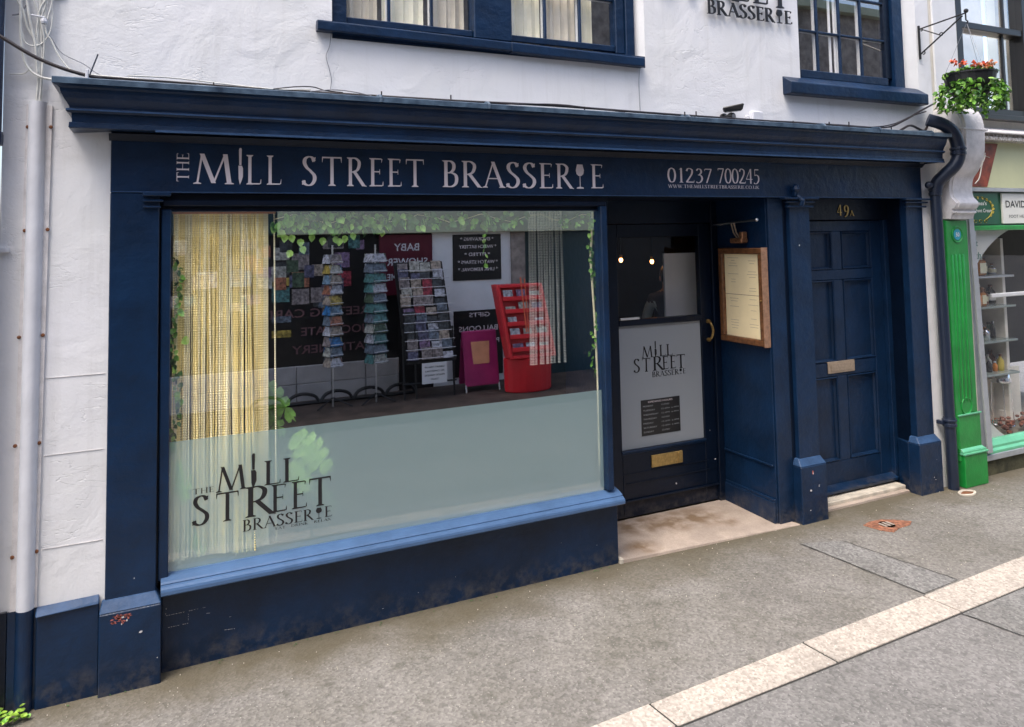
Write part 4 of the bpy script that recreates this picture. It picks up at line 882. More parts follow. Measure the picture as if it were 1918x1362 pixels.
B().box(3.776, 3.779, y0 + bw - .004, y1 - bw + .004, z0 + bw - .004, z1 - bw + .004).build('pane', M['glass_menu'], mc)
B().lathe([(.006, -.012), (.008, 0), (.005, .01)], (3.768, .06, 1.56), 8, 'X').build('lock', M['brass'], mc)
ml = thing('picture_light', 'steel rod lamp bracket with a copper lamp head above the menu case', 'lamp', (3.824, .3, 2.12))
B().tube([(3.75, .52, 2.112), (3.75, .065, 2.137)], .007, 8).ball((3.75, .055, 2.138), .013).build('rod', M['chrome'], ml, smooth=True)
B().tube([(3.75, .32, 2.12), (3.77, .32, 2.05), (3.80, .31, 2.0)], .006, 6).tube([(3.75, .29, 2.12), (3.77, .29, 2.05), (3.80, .28, 2.0)], .006, 6).build('arm', M['brass_pale'], ml)
B().box(3.735, 3.80, .20, .33, 1.972, 2.01).build('lamp_head', M['copper'], ml, .008)
B().box(3.74, 3.79, .195, .235, 2.0, 2.055).build('bracket_block', M['copper'], ml, .006)
B().tube([(3.75, .52, 2.112), (3.824, .53, 2.112)], .007, 8).build('wall_stub', M['chrome'], ml)

# white cable cover down the left wall
cc = thing('cable_cover', 'white half round cable cover with rusty screws running down the wall left of the shopfront', 'cable cover', (-.63, .0, .02))
b = B(); half = [(-.036 * math.cos(PI * k / 12), .011 - .040 * math.sin(PI * k / 12)) for k in range(13)]
b.prism(half, lambda u, v, t: (-.625 - .004 * (2.7 - t) * 1.0 + u, v, t), .436, 2.715); cv_ = b.build('cover', M['pvc'], cc, smooth=True)
b = B(); b.prism(half, lambda u, v, t: (-.625 - .004 * (2.7 - t) + u * 1.02, v - .001, t), -.02, .4355); b.build('painted_foot', M['navy'], cc)
b = B(); b.hexa([(-.692, .002, .436), (-.590, .002, .436), (-.590, .0115, .436), (-.692, .0115, .436)], [(-.668, .002, 2.70), (-.565, .002, 2.70), (-.565, .0115, 2.70), (-.668, .0115, 2.70)]); b.build('flange', M['off_white'], cc)
for x, z in ((-.661, 2.595), (-.570, 2.599), (-.664, 2.118), (-.575, 2.122), (-.678, 1.637), (-.586, 1.64), (-.684, 1.156), (-.592, 1.157), (-.686, .671), (-.594, .68)):
    B().lathe([(.0085, .002), (.0085, -.001), (.005, -.004)], (x, .0, z), 8, 'Y').build('screw', M['rust'], cc)
dp0 = thing('blue_downpipe', 'dark blue painted downpipe at the far left edge of the photo', 'downpipe', (-.80, -.06, 0))
B().tube([(-.80, -.05, 3.9), (-.805, -.05, 2.52)], .052, 14).build('pipe', M['navy'], dp0, smooth=True)
B().tube([(-.805, -.05, 2.52), (-.812, -.05, 1.2), (-.815, -.05, -.02)], .044, 14).build('pipe', M['navy'], dp0, smooth=True)
B().lathe([(.056, 2.50), (.058, 2.52), (.058, 2.545), (.055, 2.56)], (-.803, -.05, 0), 14).build('collar', M['navy'], dp0)
b = B(); b.box(-.765, -.72, -.012, .0115, 2.022, 2.04); b.lathe([(.004, -.014), (.004, -.012)], (-.735, 0, 2.031), 6, 'Y'); b.build('cable_clip', M['pvc'], dp0)
# white cables above the cover
def cable(pts, r_, m, label, grp, name='cable', k=6):
    o = B().tube(catmull(pts, k), r_, 6).build(name, M[m], None, smooth=True); prop(o, label=label, category='cable', group=grp); return o
GW = 'white cables on the wall above the cable cover'
cable([(-.622, -.01, 3.95), (-.618, -.012, 3.2), (-.628, -.014, 3.0), (-.620, -.012, 2.85), (-.628, -.008, 2.70)], .006, 'wire_white', 'thickest white cable dropping straight into the top of the cable cover', GW)
cable([(-.60, -.01, 3.9), (-.592, -.018, 3.25), (-.612, -.02, 3.1), (-.608, -.012, 2.9), (-.610, -.006, 2.70)], .004, 'wire_white', 'thin white cable beside the thickest one, entering the cable cover on its right', GW)
cable([(-.585, -.01, 3.6), (-.598, -.018, 3.10), (-.570, -.02, 3.0), (-.52, -.03, 2.90), (-.45, -.05, 2.852), (-.2, -.08, 2.835)], .004, 'wire_white', 'white cable curving right from the bundle down onto the cornice', GW)
cable([(-.70, -.012, 3.6), (-.695, -.02, 3.16), (-.690, -.022, 3.0), (-.668, -.022, 2.88), (-.61, -.03, 2.825), (-.50, -.05, 2.812), (-.40, -.06, 2.822)], .0062, 'wire_white', 'heavy white cable looping left then under the black cable to the cornice end', GW)
cable([(-.685, -.012, 3.28), (-.66, -.02, 3.10), (-.635, -.02, 2.98), (-.625, -.015, 2.85)], .006, 'wire_white', 'short grey white cable slanting from the clip to the middle of the bundle', GW)
cable([(-.69, -.02, 3.04), (-.675, -.022, 2.985), (-.640, -.022, 2.97), (-.600, -.02, 2.995), (-.575, -.015, 3.06), (-.57, -.01, 3.15)], .0032, 'wire_white', 'thin white cable hanging in a loop across the bundle', GW)
cable([(-.56, -.005, 3.3), (-.575, -.015, 3.17), (-.59, -.018, 3.10)], .004, 'wire_white', 'short white cable coming down from the top right into the knot of the bundle', GW)
cable([(-.735, -.004, 2.835), (-.68, -.01, 2.84), (-.65, -.012, 2.87)], .003, 'wire_white', 'thin pale cable curving along the wall left of the cable cover', GW)
cable([(-.575, -.005, 3.02), (-.53, -.006, 2.95), (-.44, -.006, 2.905), (-.38, -.02, 2.86), (-.30, -.06, 2.83)], .0022, 'wire_grey', 'thin grey cable sagging across the wall to the cornice', GW)
cable([(-.71, -.01, 3.5), (-.715, -.02, 3.22), (-.685, -.02, 3.13), (-.665, -.015, 3.05), (-.625, -.015, 2.97), (-.618, -.01, 2.82)], .0055, 'wire_white', 'white cable from the top left corner joining the bundle below the tie', GW)
cable([(-.66, -.01, 3.4), (-.645, -.02, 3.2), (-.622, -.02, 3.12), (-.600, -.02, 3.0), (-.606, -.015, 2.86), (-.615, -.008, 2.71)], .0042, 'wire_white', 'white cable slanting in from the top between the two thickest ones', GW)
cable([(-.55, -.004, 3.35), (-.585, -.02, 3.22), (-.62, -.02, 3.14), (-.632, -.015, 3.02)], .005, 'wire_white', 'white cable curving left out of the dark hole above the bundle', GW)
cable([(-.73, -.004, 3.11), (-.70, -.01, 3.12), (-.675, -.014, 3.16)], .0035, 'wire_grey', 'short grey cable end stuck to the wall left of the bundle', GW)
B().ball((-.555, .005, 3.235), .03, 10, 6, (1.3, .3, .8)).build('wall_hole', M['moss_wall'], bs)
b = B(); b.tube([(-.655, -.02, 3.115), (-.60, -.024, 3.108)], .004, 6); b.lathe([(.013, 3.08), (.016, 3.09), (.013, 3.105)], (-.603, -.016, 0), 8); o = b.build('cable_tie', M['pvc'], None); prop(o, label='white cable tie gripping the white cable bundle', category='cable tie')
cable([(-.95, -.22, 3.10), (-.735, -.205, 2.955), (-.587, -.20, 2.868), (-.43, -.18, 2.82), (-.30, -.13, 2.815), (-.12, -.08, 2.822), (.05, -.06, 2.826)], .0085, 'wire_black', 'thick black cable descending from the upper left to the left end of the cornice', None)
B().box(-.418, -.406, -.20, -.17, 2.795, 2.842).build('cable_clip', M['pvc'], None, .002, label='white clip holding the black cable on the cornice end', category='clip')
o = B().tube([(-.405, -.16, 2.82), (-.372, -.15, 2.925)], .0035, 6).build('iron_spike', M['pipe_dark'], None); prop(o, label='thin dark iron spike standing up behind the black cable', category='spike')
# cables along the top of the cornice
GC = 'cables lying along the cornice top'
cable([(-.38, -.16, 2.818), (0, -.10, 2.828), (.35, -.11, 2.822), (.8, -.12, 2.822)], .005, 'wire_black', 'black cable lying on the left end of the cornice', GC)
cable([(-.25, -.12, 2.84), (-.05, -.09, 2.85), (.2, -.08, 2.838), (.42, -.12, 2.822), (.6, -.1, 2.835)], .0035, 'wire_white', 'white cable lying on the left end of the cornice', GC)
cable([(.40, -.19, 2.808), (.52, -.17, 2.832), (.60, -.16, 2.838), (.66, -.17, 2.822), (.75, -.18, 2.815)], .003, 'wire_black', 'thin black loop of cable arching up on the left part of the cornice', GC)
cable([(.58, -.19, 2.808), (.70, -.17, 2.828), (.80, -.17, 2.825), (.90, -.18, 2.808)], .003, 'wire_grey', 'thin grey cable arching beside the black loop on the cornice', GC)
cable([(.6, -.14, 2.815), (1.4, -.17, 2.812), (2.0, -.15, 2.825), (2.6, -.16, 2.818), (3.2, -.13, 2.822), (3.9, -.16, 2.815), (4.4, -.13, 2.824), (4.9, -.12, 2.83), (5.15, -.10, 2.90), (5.35, -.08, 2.98), (5.48, -.07, 3.03), (5.56, -.06, 3.06)], .0075, 'wire_black', 'long black cable along the cornice rising to the hanging basket at the right', GC, k=5)
cable([(3.4, -.15, 2.812), (4.0, -.12, 2.828), (4.6, -.15, 2.815), (5.0, -.1, 2.86), (5.3, -.06, 2.95), (5.5, -.04, 3.0)], .005, 'wire_black', 'thinner black cable along the right half of the cornice rising beside the long one', GC)
cable([(1.6, -.18, 2.803), (2.0, -.16, 2.832), (2.25, -.17, 2.822), (2.5, -.18, 2.806)], .003, 'wire_black', 'thin black cable arching on the middle of the cornice', GC)
cable([(5.05, -.14, 2.812), (5.2, -.12, 2.86), (5.38, -.10, 2.83), (5.45, -.1, 2.9), (5.6, -.06, 2.93)], .009, 'wire_black', 'tangled black cable behind the top of the dark downpipe', GC)
for i, (x, y) in enumerate(((.12, -.18), (.95, -.19), (1.35, -.17), (2.2, -.19), (2.95, -.19), (3.05, -.18), (3.9, -.18), (4.25, -.18), (4.45, -.18), (4.9, -.18))):
    B().box(x, x + .006, y, y + .006, 2.80, 2.824 + .01 * (i % 3)).build('clip_nail', M['wire_black'], co)
# hairline wires and stains under the window sills
cable([(.727, -.002, 3.17), (.718, 0, 3.10), (.70, 0, 3.045), (.715, 0, 2.98), (.727, 0, 2.92), (.722, 0, 2.86)], .0022, 'wire_grey', 'thin grey wire trailing down the wall from the left end of the wide window sill', None, 'wire')
cable([(2.745, -.002, 3.14), (2.738, .004, 3.05), (2.742, .006, 2.86)], .0018, 'wire_grey', 'thin grey wire trailing down the wall from the right end of the wide window sill', None, 'wire')
# CCTV camera and white box
cc_ = thing('security_camera', 'black security camera on a bracket above the cornice', 'camera', (3.50, -.05, 2.86))
B().lathe([(.03, .012), (.03, -.006), (.014, -.014)], (3.44, .0, 2.850), 12, 'Y').build('mount', M['black_gloss'], cc_)
B().tube([(3.44, -.01, 2.855), (3.45, -.04, 2.85), (3.46, -.06, 2.875)], .011, 8).build('arm', M['black_gloss'], cc_, smooth=True)
b = B(); b.hexa([(3.40, -.05, 2.880), (3.43, -.01, 2.880), (3.52, -.09, 2.885), (3.49, -.13, 2.885)], [(3.385, -.05, 2.912), (3.42, -.005, 2.912), (3.54, -.09, 2.935), (3.50, -.14, 2.935)]); b.build('housing', M['black_gloss'], cc_, .008)
B().lathe([(.024, 0), (.028, .02), (.024, .04)], (3.455, -.075, 2.850), 12, 'Y').build('lens', M['black'], cc_)
B().lathe([(.014, -.002), (.014, .003)], (3.455, -.079, 2.850), 10, 'Y').build('lens_ring', M['chrome'], cc_)
jb_ = thing('junction_box', 'small white junction box on the wall right of the security camera', 'junction box', (3.72, 0, 2.86))
B().hexa([(3.665, -.035, 2.80), (3.775, -.035, 2.80), (3.775, .0115, 2.80), (3.665, .0115, 2.80)], [(3.675, -.035, 2.905), (3.77, -.035, 2.905), (3.77, .0115, 2.905), (3.675, .0115, 2.905)]).build('box', M['pvc'], jb_, .006)
B().box(3.64, 3.664, -.012, .0115, 2.84, 2.875).build('cable_gland', M['pvc'], jb_, .004)

# dark downpipe at the right end
dp = thing('dark_downpipe', 'dark blue cast iron downpipe with a swan neck between the brasserie and the green shop', 'downpipe', (5.57, -.05, 0))
B().tube(catmull([(5.43, -.10, 2.92), (5.50, -.16, 2.885), (5.575, -.19, 2.83), (5.615, -.20, 2.76), (5.635, -.20, 2.68), (5.635, -.20, 2.62), (5.61, -.18, 2.55), (5.575, -.12, 2.48), (5.55, -.07, 2.42), (5.545, -.05, 2.34)], 5), .050, 16).build('swan_neck', M['pipe_dark'], dp, smooth=True)
B().tube([(5.545, -.05, 2.34), (5.572, -.05, .0)], .042, 14).build('pipe', M['pipe_dark'], dp, smooth=True)
for c, z, rr in (((5.635, -.20), 2.675, .058), ((5.545, -.05), 2.36, .050), ((5.566, -.05), .53, .052)):
    B().lathe([(rr - .006, z - .045), (rr, z - .04), (rr, z - .02), (rr - .004, z - .017), (rr - .004, z - .005), (rr + .003, z), (rr + .003, z + .012), (rr - .004, z + .016), (rr - .006, z + .03)], (c[0], c[1], 0), 16).build('collar', M['pipe_dark'], dp)
B().box(5.49, 5.52, -.04, .0115, .505, .535).build('pipe_lug', M['pipe_dark'], dp, .003)
B().ball((5.455, -.06, 2.40), .03, 10, 6).tube([(5.455, -.05, 2.40), (5.52, -.06, 2.40)], .02, 8).build('blanking_plug', M['pipe_dark'], dp, smooth=True)
gh = thing('gully_hole', 'small broken rusty gully hole in the pavement at the foot of the green pilaster', 'drain', (5.57, -.17, 0))
b = B(); b.tube(catmull([(5.50, -.14, .004), (5.58, -.12, .006), (5.64, -.17, .005), (5.56, -.21, .004), (5.48, -.18, .004), (5.50, -.14, .004)], 4), .010, 5); b.build('rim', M['stone_edge'], gh)
B().face([(5.50, -.145, .003), (5.58, -.125, .003), (5.635, -.17, .003), (5.56, -.205, .003), (5.49, -.18, .003)]).build('hole', M['rust'], gh)
# rusty stop tap cover
sc_ = thing('stop_tap_cover', 'small worn terracotta coloured stop tap cover in the pavement by the side door', 'cover', (4.47, -.31, 0))
pts = [(4.33, -.24), (4.42, -.215), (4.52, -.225), (4.60, -.27), (4.68, -.35), (4.62, -.385), (4.50, -.39), (4.41, -.42), (4.36, -.36)]
B().prism(pts, lambda u, v, t: (u, v, t), -.01, .0055).build('surround', M['terracotta'], sc_, .002)
B().lathe([(.055, .0055), (.062, .009), (.075, .009), (.08, .0055)], (4.48, -.31, 0), 18).build('ring', M['terracotta'], sc_)
b = B()
for i in range(3): b.box(4.435 + i * .035, 4.455 + i * .035, -.34, -.275, .0056, .0085)
b.build('raised_bars', M['stone'], sc_, .002)
# weeds bottom left
wd = thing('weed', 'bright green weeds growing at the foot of the wall in the bottom left corner', 'weed', (-.66, -.04, 0))
b = B(); b2 = B()
for i in range(34):
    x, y = -.66 + random.uniform(-.10, .07), -.05 + random.uniform(-.05, .02)
    leaf(b if i % 3 else b2, (x, y, random.uniform(.012, .05)), random.uniform(.018, .034), -1.3 + random.uniform(-.4, .4), random.uniform(-3, 3), random.uniform(-.4, .4))
b.build('foliage', M['leaf_weed'], wd, kind='stuff'); b2.build('foliage', M['leaf'], wd, kind='stuff')
b = B()
for i in range(40):
    a_ = random.random(); x = -.58 + a_ * 3.0; y = (-.03 if x < .0 else .03) + random.uniform(-.04, .0)
    leaf(b, (x, y, .006), random.uniform(.005, .011), -1.4, random.uniform(-3, 3))
o = b.build('moss_tufts', M['leaf_dark'], None, kind='stuff')
b = B()
for i in range(230):
    x, y = random.uniform(-.7, 6), random.triangular(-1.2, .03, 0)
    if y > -.01 or (x < 3 and y < -1.6): continue
    r_ = random.uniform(.0015, .0035); b.ball((x, y, r_ * .6), r_, 5, 3)
o = b.build('loose_grit', M['stone_edge'], None, kind='stuff')

# hanging basket and bracket
br = thing('basket_bracket', 'black wrought iron scroll bracket holding the hanging basket', 'bracket', (5.53, .0, 3.6))
b = B(); b.box(5.518, 5.532, -.006, .0115, 3.44, 3.72); b.build('back_plate', M['black_gloss'], br, .003)
b = B(); b.tube([(5.525, 0, 3.69), (5.525, -.40, 3.715)], .006, 6); b.tube([(5.525, 0, 3.48), (5.525, -.37, 3.70)], .006, 6); b.tube([(5.525, -.02, 3.685), (5.525, -.19, 3.59)], .005, 6); b.build('arm', M['black_gloss'], br)
b = B()
for c in ((5.525, -.19, 3.60, .016), (5.525, -.03, 3.485, .016), (5.525, -.02, 3.68, .014)):
    b.tube([(c[0], c[1] + c[3] * math.cos(a_ * .5) * (1 - a_ * .04), c[2] + c[3] * math.sin(a_ * .5) * (1 - a_ * .04)) for a_ in range(12)], .0045, 5)
b.ball((5.525, -.40, 3.73), .018); b.tube([(5.525, -.395, 3.715), (5.525, -.395, 3.66), (5.525, -.41, 3.645), (5.525, -.40, 3.63)], .006, 6)
b.build('scroll', M['black_gloss'], br)
hb = thing('hanging_basket', 'black hanging basket of trailing green plants with orange flowers beside the upstairs windows', 'hanging basket', (5.525, -.40, 3.10))
bcx, bcy, bcz = 5.525, -.40, 3.225
b = B()
for k in range(3):
    a_ = 2.2 + k * 2.094; b.tube([(bcx, bcy, 3.635), (bcx + .175 * math.cos(a_), bcy + .175 * math.sin(a_), bcz)], .0016, 4)
b.build('chain', M['wire_grey'], hb)
B().lathe([(.05, 3.04), (.12, 3.07), (.165, 3.14), (.178, bcz), (.186, bcz), (.186, bcz + .012), (.17, bcz + .012), (.16, bcz - .01)], (bcx, bcy, 0), 24).build('basket', M['black'], hb, smooth=False)
fb = {'leaf': B(), 'leaf_light': B(), 'leaf_dark': B()}
def fl_(k, p, s): leaf(fb[k], p, s, random.uniform(-1.5, .5), random.uniform(-3.1, 3.1), random.uniform(-.8, .8))
for i in range(230):
    a_ = random.uniform(0, 6.28); rr = .18 * math.sqrt(random.random()); fl_(random.choice(['leaf', 'leaf_light', 'leaf_dark', 'leaf']), (bcx + rr * math.cos(a_), bcy + rr * math.sin(a_), bcz + .01 + random.uniform(0, .07) * (1.2 - rr / .18)), random.uniform(.026, .046))
for cl_, n_ in ((3.5, 150), (4.6, 60), (5.3, 170), (2.4, 70), (.2, 70), (1.2, 60)):
    for i in range(n_):
        a_ = cl_ + random.gauss(0, .28); h = random.random(); rr = .17 + .045 * math.sin(h * PI) + random.uniform(-.02, .03)
        fl_(random.choice(['leaf', 'leaf_light', 'leaf', 'leaf_dark']), (bcx + rr * math.cos(a_), bcy + rr * math.sin(a_), bcz - .05 - h * .22), random.uniform(.024, .046))
for i in range(34):
    h = random.random(); fl_('leaf', (bcx - .02 + random.uniform(-.05, .05) * (1 - h), bcy - .12, bcz - .2 - h * .16), random.uniform(.014, .024))
for k, b in fb.items(): b.build('foliage', M[k], hb, kind='stuff')
B().lathe([(.03, 2.98), (.09, 2.99), (.12, 3.05), (.1, 3.06)], (bcx, bcy, 0), 12).build('moss_liner', M['leaf_dark'], hb)
for (x, y, z, m_) in ((-.16, -.06, .075, 'orange'), (-.10, -.10, .06, 'orange'), (.0, -.12, .055, 'orange'), (.15, -.02, .09, 'peach'), (.19, -.03, .07, 'orange'), (.12, -.08, .055, 'peach'), (.18, -.06, -.01, 'peach'), (.15, .03, .10, 'peach'), (.20, -.02, -.03, 'peach'), (-.19, 0, .09, 'orange'), (.22, .02, .08, 'peach'), (.23, 0, .05, 'orange'), (.05, -.14, .07, 'peach')):
    b = B()
    for k in range(16):
        a_ = random.uniform(0, 6.28); e_ = random.uniform(-.3, 1.5)
        d = Vector((math.cos(a_) * math.cos(e_), math.sin(a_) * math.cos(e_), math.sin(e_))) * .018
        leaf(b, Vector((bcx + x, bcy + y, bcz + z - .012)) + d * 1.25, .024, random.uniform(-3, 3), random.uniform(-3, 3), random.uniform(-3, 3), .4)
    b.build('flower', M[m_], hb)
b = B()
for i in range(90):
    a_ = random.choice([3.4, 5.4, 5.0]) + random.gauss(0, .3); h = random.random(); rr = .21
    leaf(b, (bcx + rr * math.cos(a_), bcy + rr * math.sin(a_), bcz - .07 - h * .2), .010, random.uniform(-1, 1), random.uniform(-3, 3))
b.build('blossom', M['petal_white'], hb, kind='stuff')

# ================================================================== THE GREEN SHOP NEXT DOOR
gs = thing('foot_care_shop', 'neighbouring shop with a bright green pilaster, white scroll corbel and David Burgess foot health sign', 'building', (5.66, 0, 0))
w = B(); w.box(5.6605, 6.03, .02, .4, 0, 6); w.box(6.0301, 8.6, .06, .4, 2.93, 3.03); w.box(7.05, 8.6, .06, .4, 3.0301, 6); w.box(6.0301, 7.05, .06, .4, 4.9, 6)
w.build('wall', M['cream_paint'], gs)
bx('quoin', M['white_paint'], gs, 5.70, 6.0, .0, .0195, 3.05, 6, bev=.004)
# green fluted pilaster
gp = B().box(5.64, 5.905, -.058, .0195, .30, 2.115).build('green_pilaster', M['green'], gs, .004)
b = B()
for i in range(4):
    x = 5.697 + i * .045
    b.lathe([(.006, .66), (.012, .665), (.012, 1.835), (.006, 1.84)], (x, -.058, 0), 8, 'Z', (1, .7, 1))
b.build('reed', M['green'], gp, smooth=True)
B().box(5.652, 5.925, -.066, .0195, .20, .565).build('lower_block', M['green'], gp, .006)
b = B(); b.prism([(5.66, .0), (5.94, .0), (5.94, .255), (5.66, .255)], lambda u, v, t: (u, t, v), -.095, .0195); gb = b.build('base_block', M['green'], gp, .005)
b = B(); b.box(5.652, 5.948, -.104, .0195, .2555, .268); b.box(5.656, 5.942, -.090, .0195, .2685, .282); b.hexa([(5.658, -.085, .2825), (5.936, -.085, .2825), (5.936, .0195, .2825), (5.658, .0195, .2825)], [(5.658, -.066, .30), (5.92, -.066, .30), (5.92, .0195, .30), (5.658, .0195, .30)]); b.build('base_moulding', M['mint'], gp, .002)
B().box(5.648, 5.93, -.075, -.0665, .555, .568).build('block_lip', M['mint'], gp, .002)
for z in (2.00, .625):
    r_o = .062
    b = B(); b.lathe([(r_o + .008, -.059), (r_o + .006, -.065), (r_o, -.066), (r_o - .008, -.0585)], (5.772, 0, z), 24, 'Y'); b.build('roundel', M['green'], gp)
M['roundel_blue'] = mat('blue_number_plate', (.02, .30, .40), .3, .05)
B().lathe([(.045, -.0595), (.045, -.062)], (5.772, 0, 2.0), 20, 'Y').build('number_plate', M['roundel_blue'], gp)
sans('50', (5.750, -.0625, 1.983), X, Z, FY, .045, .034, M['white_paint'], gp, wide=True)
# scroll corbel
cp = catmull([(-.03, 3.03, 0), (-.12, 3.045, 0), (-.20, 2.99, 0), (-.235, 2.88, 0), (-.235, 2.76, 0), (-.22, 2.64, 0), (-.17, 2.53, 0), (-.115, 2.46, 0), (-.098, 2.38, 0), (-.105, 2.31, 0), (-.135, 2.275, 0), (-.15, 2.25, 0), (-.135, 2.215, 0), (-.11, 2.205, 0)], 5)
poly = [(p.x, p.y) for p in cp] + [(-.11, 2.19), (-.125, 2.185), (-.125, 2.172), (-.105, 2.165), (-.09, 2.125), (.0195, 2.12), (.0195, 3.03)]
cbl = B().prism(poly, lambda u, v, t: (t, u, v), 5.69, 5.925).build('scroll_corbel', M['off_white'], gs, .002)
B().prism(poly, lambda u, v, t: (t, u * .93 + .0, v * .985 + .035), 5.66, 5.9505).build('corbel_cheek', M['off_white'], cbl, .002)
B().box(5.655, 5.96, -.245, -.02, 2.835, 2.85).build('corbel_band', M['off_white'], cbl, .003)
# fascia, moulding, boards
B().box(6.0305, 8.6, .06, .12, 2.40, 2.80).build('fascia_board', M['lime_board'], gs)
M['peel'] = mat('peeling_white_paint', (.68, .66, .62), .7, .1, 40, .5, 40, col2=(.20, .15, .11))
b = B(); b.box(5.97, 8.6, -.03, .1195, 2.80, 2.835); b.box(5.97, 8.6, -.01, .1195, 2.8355, 2.86); b.build('fascia_moulding', M['peel'], gs, .006)
B().prism([(.06, 2.93), (-.05, 2.875), (-.05, 2.861), (.06, 2.861)], lambda u, v, t: (t, u, v), 5.98, 8.6).build('weathering', M['off_white'], gs, .003)
pc = B().prism([(6.03, 2.405), (6.37, 2.405), (6.55, 2.785), (6.03, 2.785)], lambda u, v, t: (u, t, v), .050, .0595).build('rust_picture', M['picture_red'], gs)
b = B()
b.tube(catmull([(6.20, .048, 2.68), (6.17, .048, 2.58), (6.24, .048, 2.55), (6.32, .048, 2.62), (6.36, .048, 2.68)], 5), .010, 5, flat=.15); b.tube(catmull([(6.36, .048, 2.70), (6.30, .048, 2.58), (6.26, .048, 2.48), (6.20, .048, 2.43)], 5), .010, 5, flat=.15); b.tube(catmull([(6.28, .048, 2.66), (6.36, .048, 2.67), (6.42, .048, 2.66)], 4), .007, 5, flat=.15)
b.build('picture_flourish', M['sign_white'], pc)
B().prism([(6.03, 2.406), (6.12, 2.406), (6.05, 2.50), (6.03, 2.50)], lambda u, v, t: (u, t, v), .0485, .0498).build('picture_glow', M['picture_orange'], pc)
B().box(6.0305, 8.6, .02, .0595, 2.362, 2.395).build('grey_ledge', M['steel_bar'], gs, .003)
B().box(6.0305, 8.6, .065, .12, 2.07, 2.3615).build('sign_band', M['green_dark'], gs)
bg_ = B().box(6.0305, 6.50, .048, .0645, 2.078, 2.352).build('green_sign', M['green_dark'], gs, .002)
sans("Burgess's", (6.12, .047, 2.235), X, Z, FY, .22, .045, M['sign_white'], bg_, wide=True); sans('Special Foot Cream', (6.05, .047, 2.175), X, Z, FY, .36, .040, M['sign_white'], bg_, wide=True)
b = B()
b.tube([(6.225 + .185 * math.cos(a_ / 24 * 2 * PI), .0465, 2.215 + .105 * math.sin(a_ / 24 * 2 * PI)) for a_ in range(-4, 17)], .005, 5, flat=.2)
for k in range(13):
    a_ = (k - 2) / 11 * PI * 1.1; leaf(b, (6.225 + .19 * math.cos(a_), .0465, 2.215 + .11 * math.sin(a_)), .028, 0, 0, a_ - PI / 2, 0)
for dx in (-.05, .02, .09): b.tube([(6.225 + dx + .02 * math.cos(t * .6), .046, 2.108 + .014 * math.sin(t * .6)) for t in range(10)], .004, 4, flat=.2)
b.build('gold_wreath', M['gold'], bg_)
sw = B().box(6.56, 7.5, .046, .0645, 2.085, 2.350).build('white_sign', M['sign_white'], gs, .002)
sans('DAVID BURGESS', (6.60, .045, 2.225), X, Z, FY, .70, .062, M['letter_black'], sw, wide=True); sans('FOOT HEALTH PRACTITIONER', (6.64, .045, 2.135), X, Z, FY, .70, .026, M['letter_black'], sw)
B().box(6.0305, 8.6, .03, .12, 2.028, 2.0695).build('green_rail', M['green'], gs, .006)
# shop window
gw = B().box(6.135, 8.6, .083, .088, .205, 2.0275).build('shop_window', M['glass_door'], gs)
pt = []; 
R0, cxx, czz = 1.05, 7.02, 1.10
arc = [(cxx + 1.0 * R0 * math.cos(a_), czz + R0 * math.sin(a_)) for a_ in [PI * (.60 + .80 * k / 20) for k in range(21)]]
top = [(x, z) for x, z in arc if z > czz + .45]; bot = [(x, z) for x, z in arc if z < czz - .45]
tp_ = [(6.136, 2.027)] + [(7.4, 2.027)] + [(cxx + R0 * .36, czz + .95), (cxx, 2.12)][:0]
def ring(a0, a1, n=16): return [(cxx + R0 * math.cos(a0 + (a1 - a0) * i / n), czz + .93 * R0 * math.sin(a0 + (a1 - a0) * i / n)) for i in range(n + 1)]
up_ = [p for p in ring(PI * .58, PI * .86) if p[0] > 6.136]; dn_ = [p for p in ring(PI * 1.14, PI * 1.42) if p[0] > 6.136]
B().face([(x, .0885, z) for x, z in [(6.136, up_[-1][1]), (6.136, 2.027), (up_[0][0], 2.027)] + up_]).build('frosted_corner', M['frost2'], gw)
B().face([(x, .0885, z) for x, z in [(dn_[-1][0], .206), (6.136, .206), (6.136, dn_[0][1])] + dn_]).build('frosted_corner', M['frost2'], gw)
M['letter_green'] = mat('dark_green_vinyl', (.03, .14, .11), .5, 0)
sans('Foot', (6.03 + .045, .082, 1.895), X, Z, FY, .17, .055, M['letter_green'], gw); sans('Health', (6.03, .082, 1.785), X, Z, FY, .25, .06, M['letter_green'], gw)
sans('Diabetic', (6.10, .082, .385), X, Z, FY, .27, .05, M['letter_green'], gw); sans('Feet', (6.14, .082, .305), X, Z, FY, .13, .045, M['letter_green'], gw)
B().hexa([(6.055, -.03, .20), (6.118, -.03, .20), (6.118, -.012, .20), (6.055, -.012, .20)], [(5.975, -.03, 2.20), (6.038, -.03, 2.20), (6.038, -.012, 2.20), (5.975, -.012, 2.20)]).build('metal_upright', M['steel_bar'], gs, .003)
b = B(); b.box(6.031, 6.134, .02, .082, .20, 2.0275); b.build('window_post', M['steel_bar'], gs, .003)
b = B(); b.prism([(.0825, .275), (.05, .27), (.02, .235), (.02, .215), (.0, .20), (.0, .178), (.12, .178), (.12, .205), (.0825, .205)], lambda u, v, t: (t, u, v), 6.12, 8.6); b.build('mint_sill', M['mint'], gs, .002)
B().box(6.05, 8.6, -.01, .12, .13, .1775).build('sill_board', M['steel_bar'], gs, .003)
B().box(5.945, 8.6, .02, .12, -.02, .1295).build('mossy_stall_riser', M['moss_wall'], gs)
B().box(6.0, 8.6, 1.35, 1.4, -.02, 2.6).build('shop_back_wall', M['shop_interior'], gs)
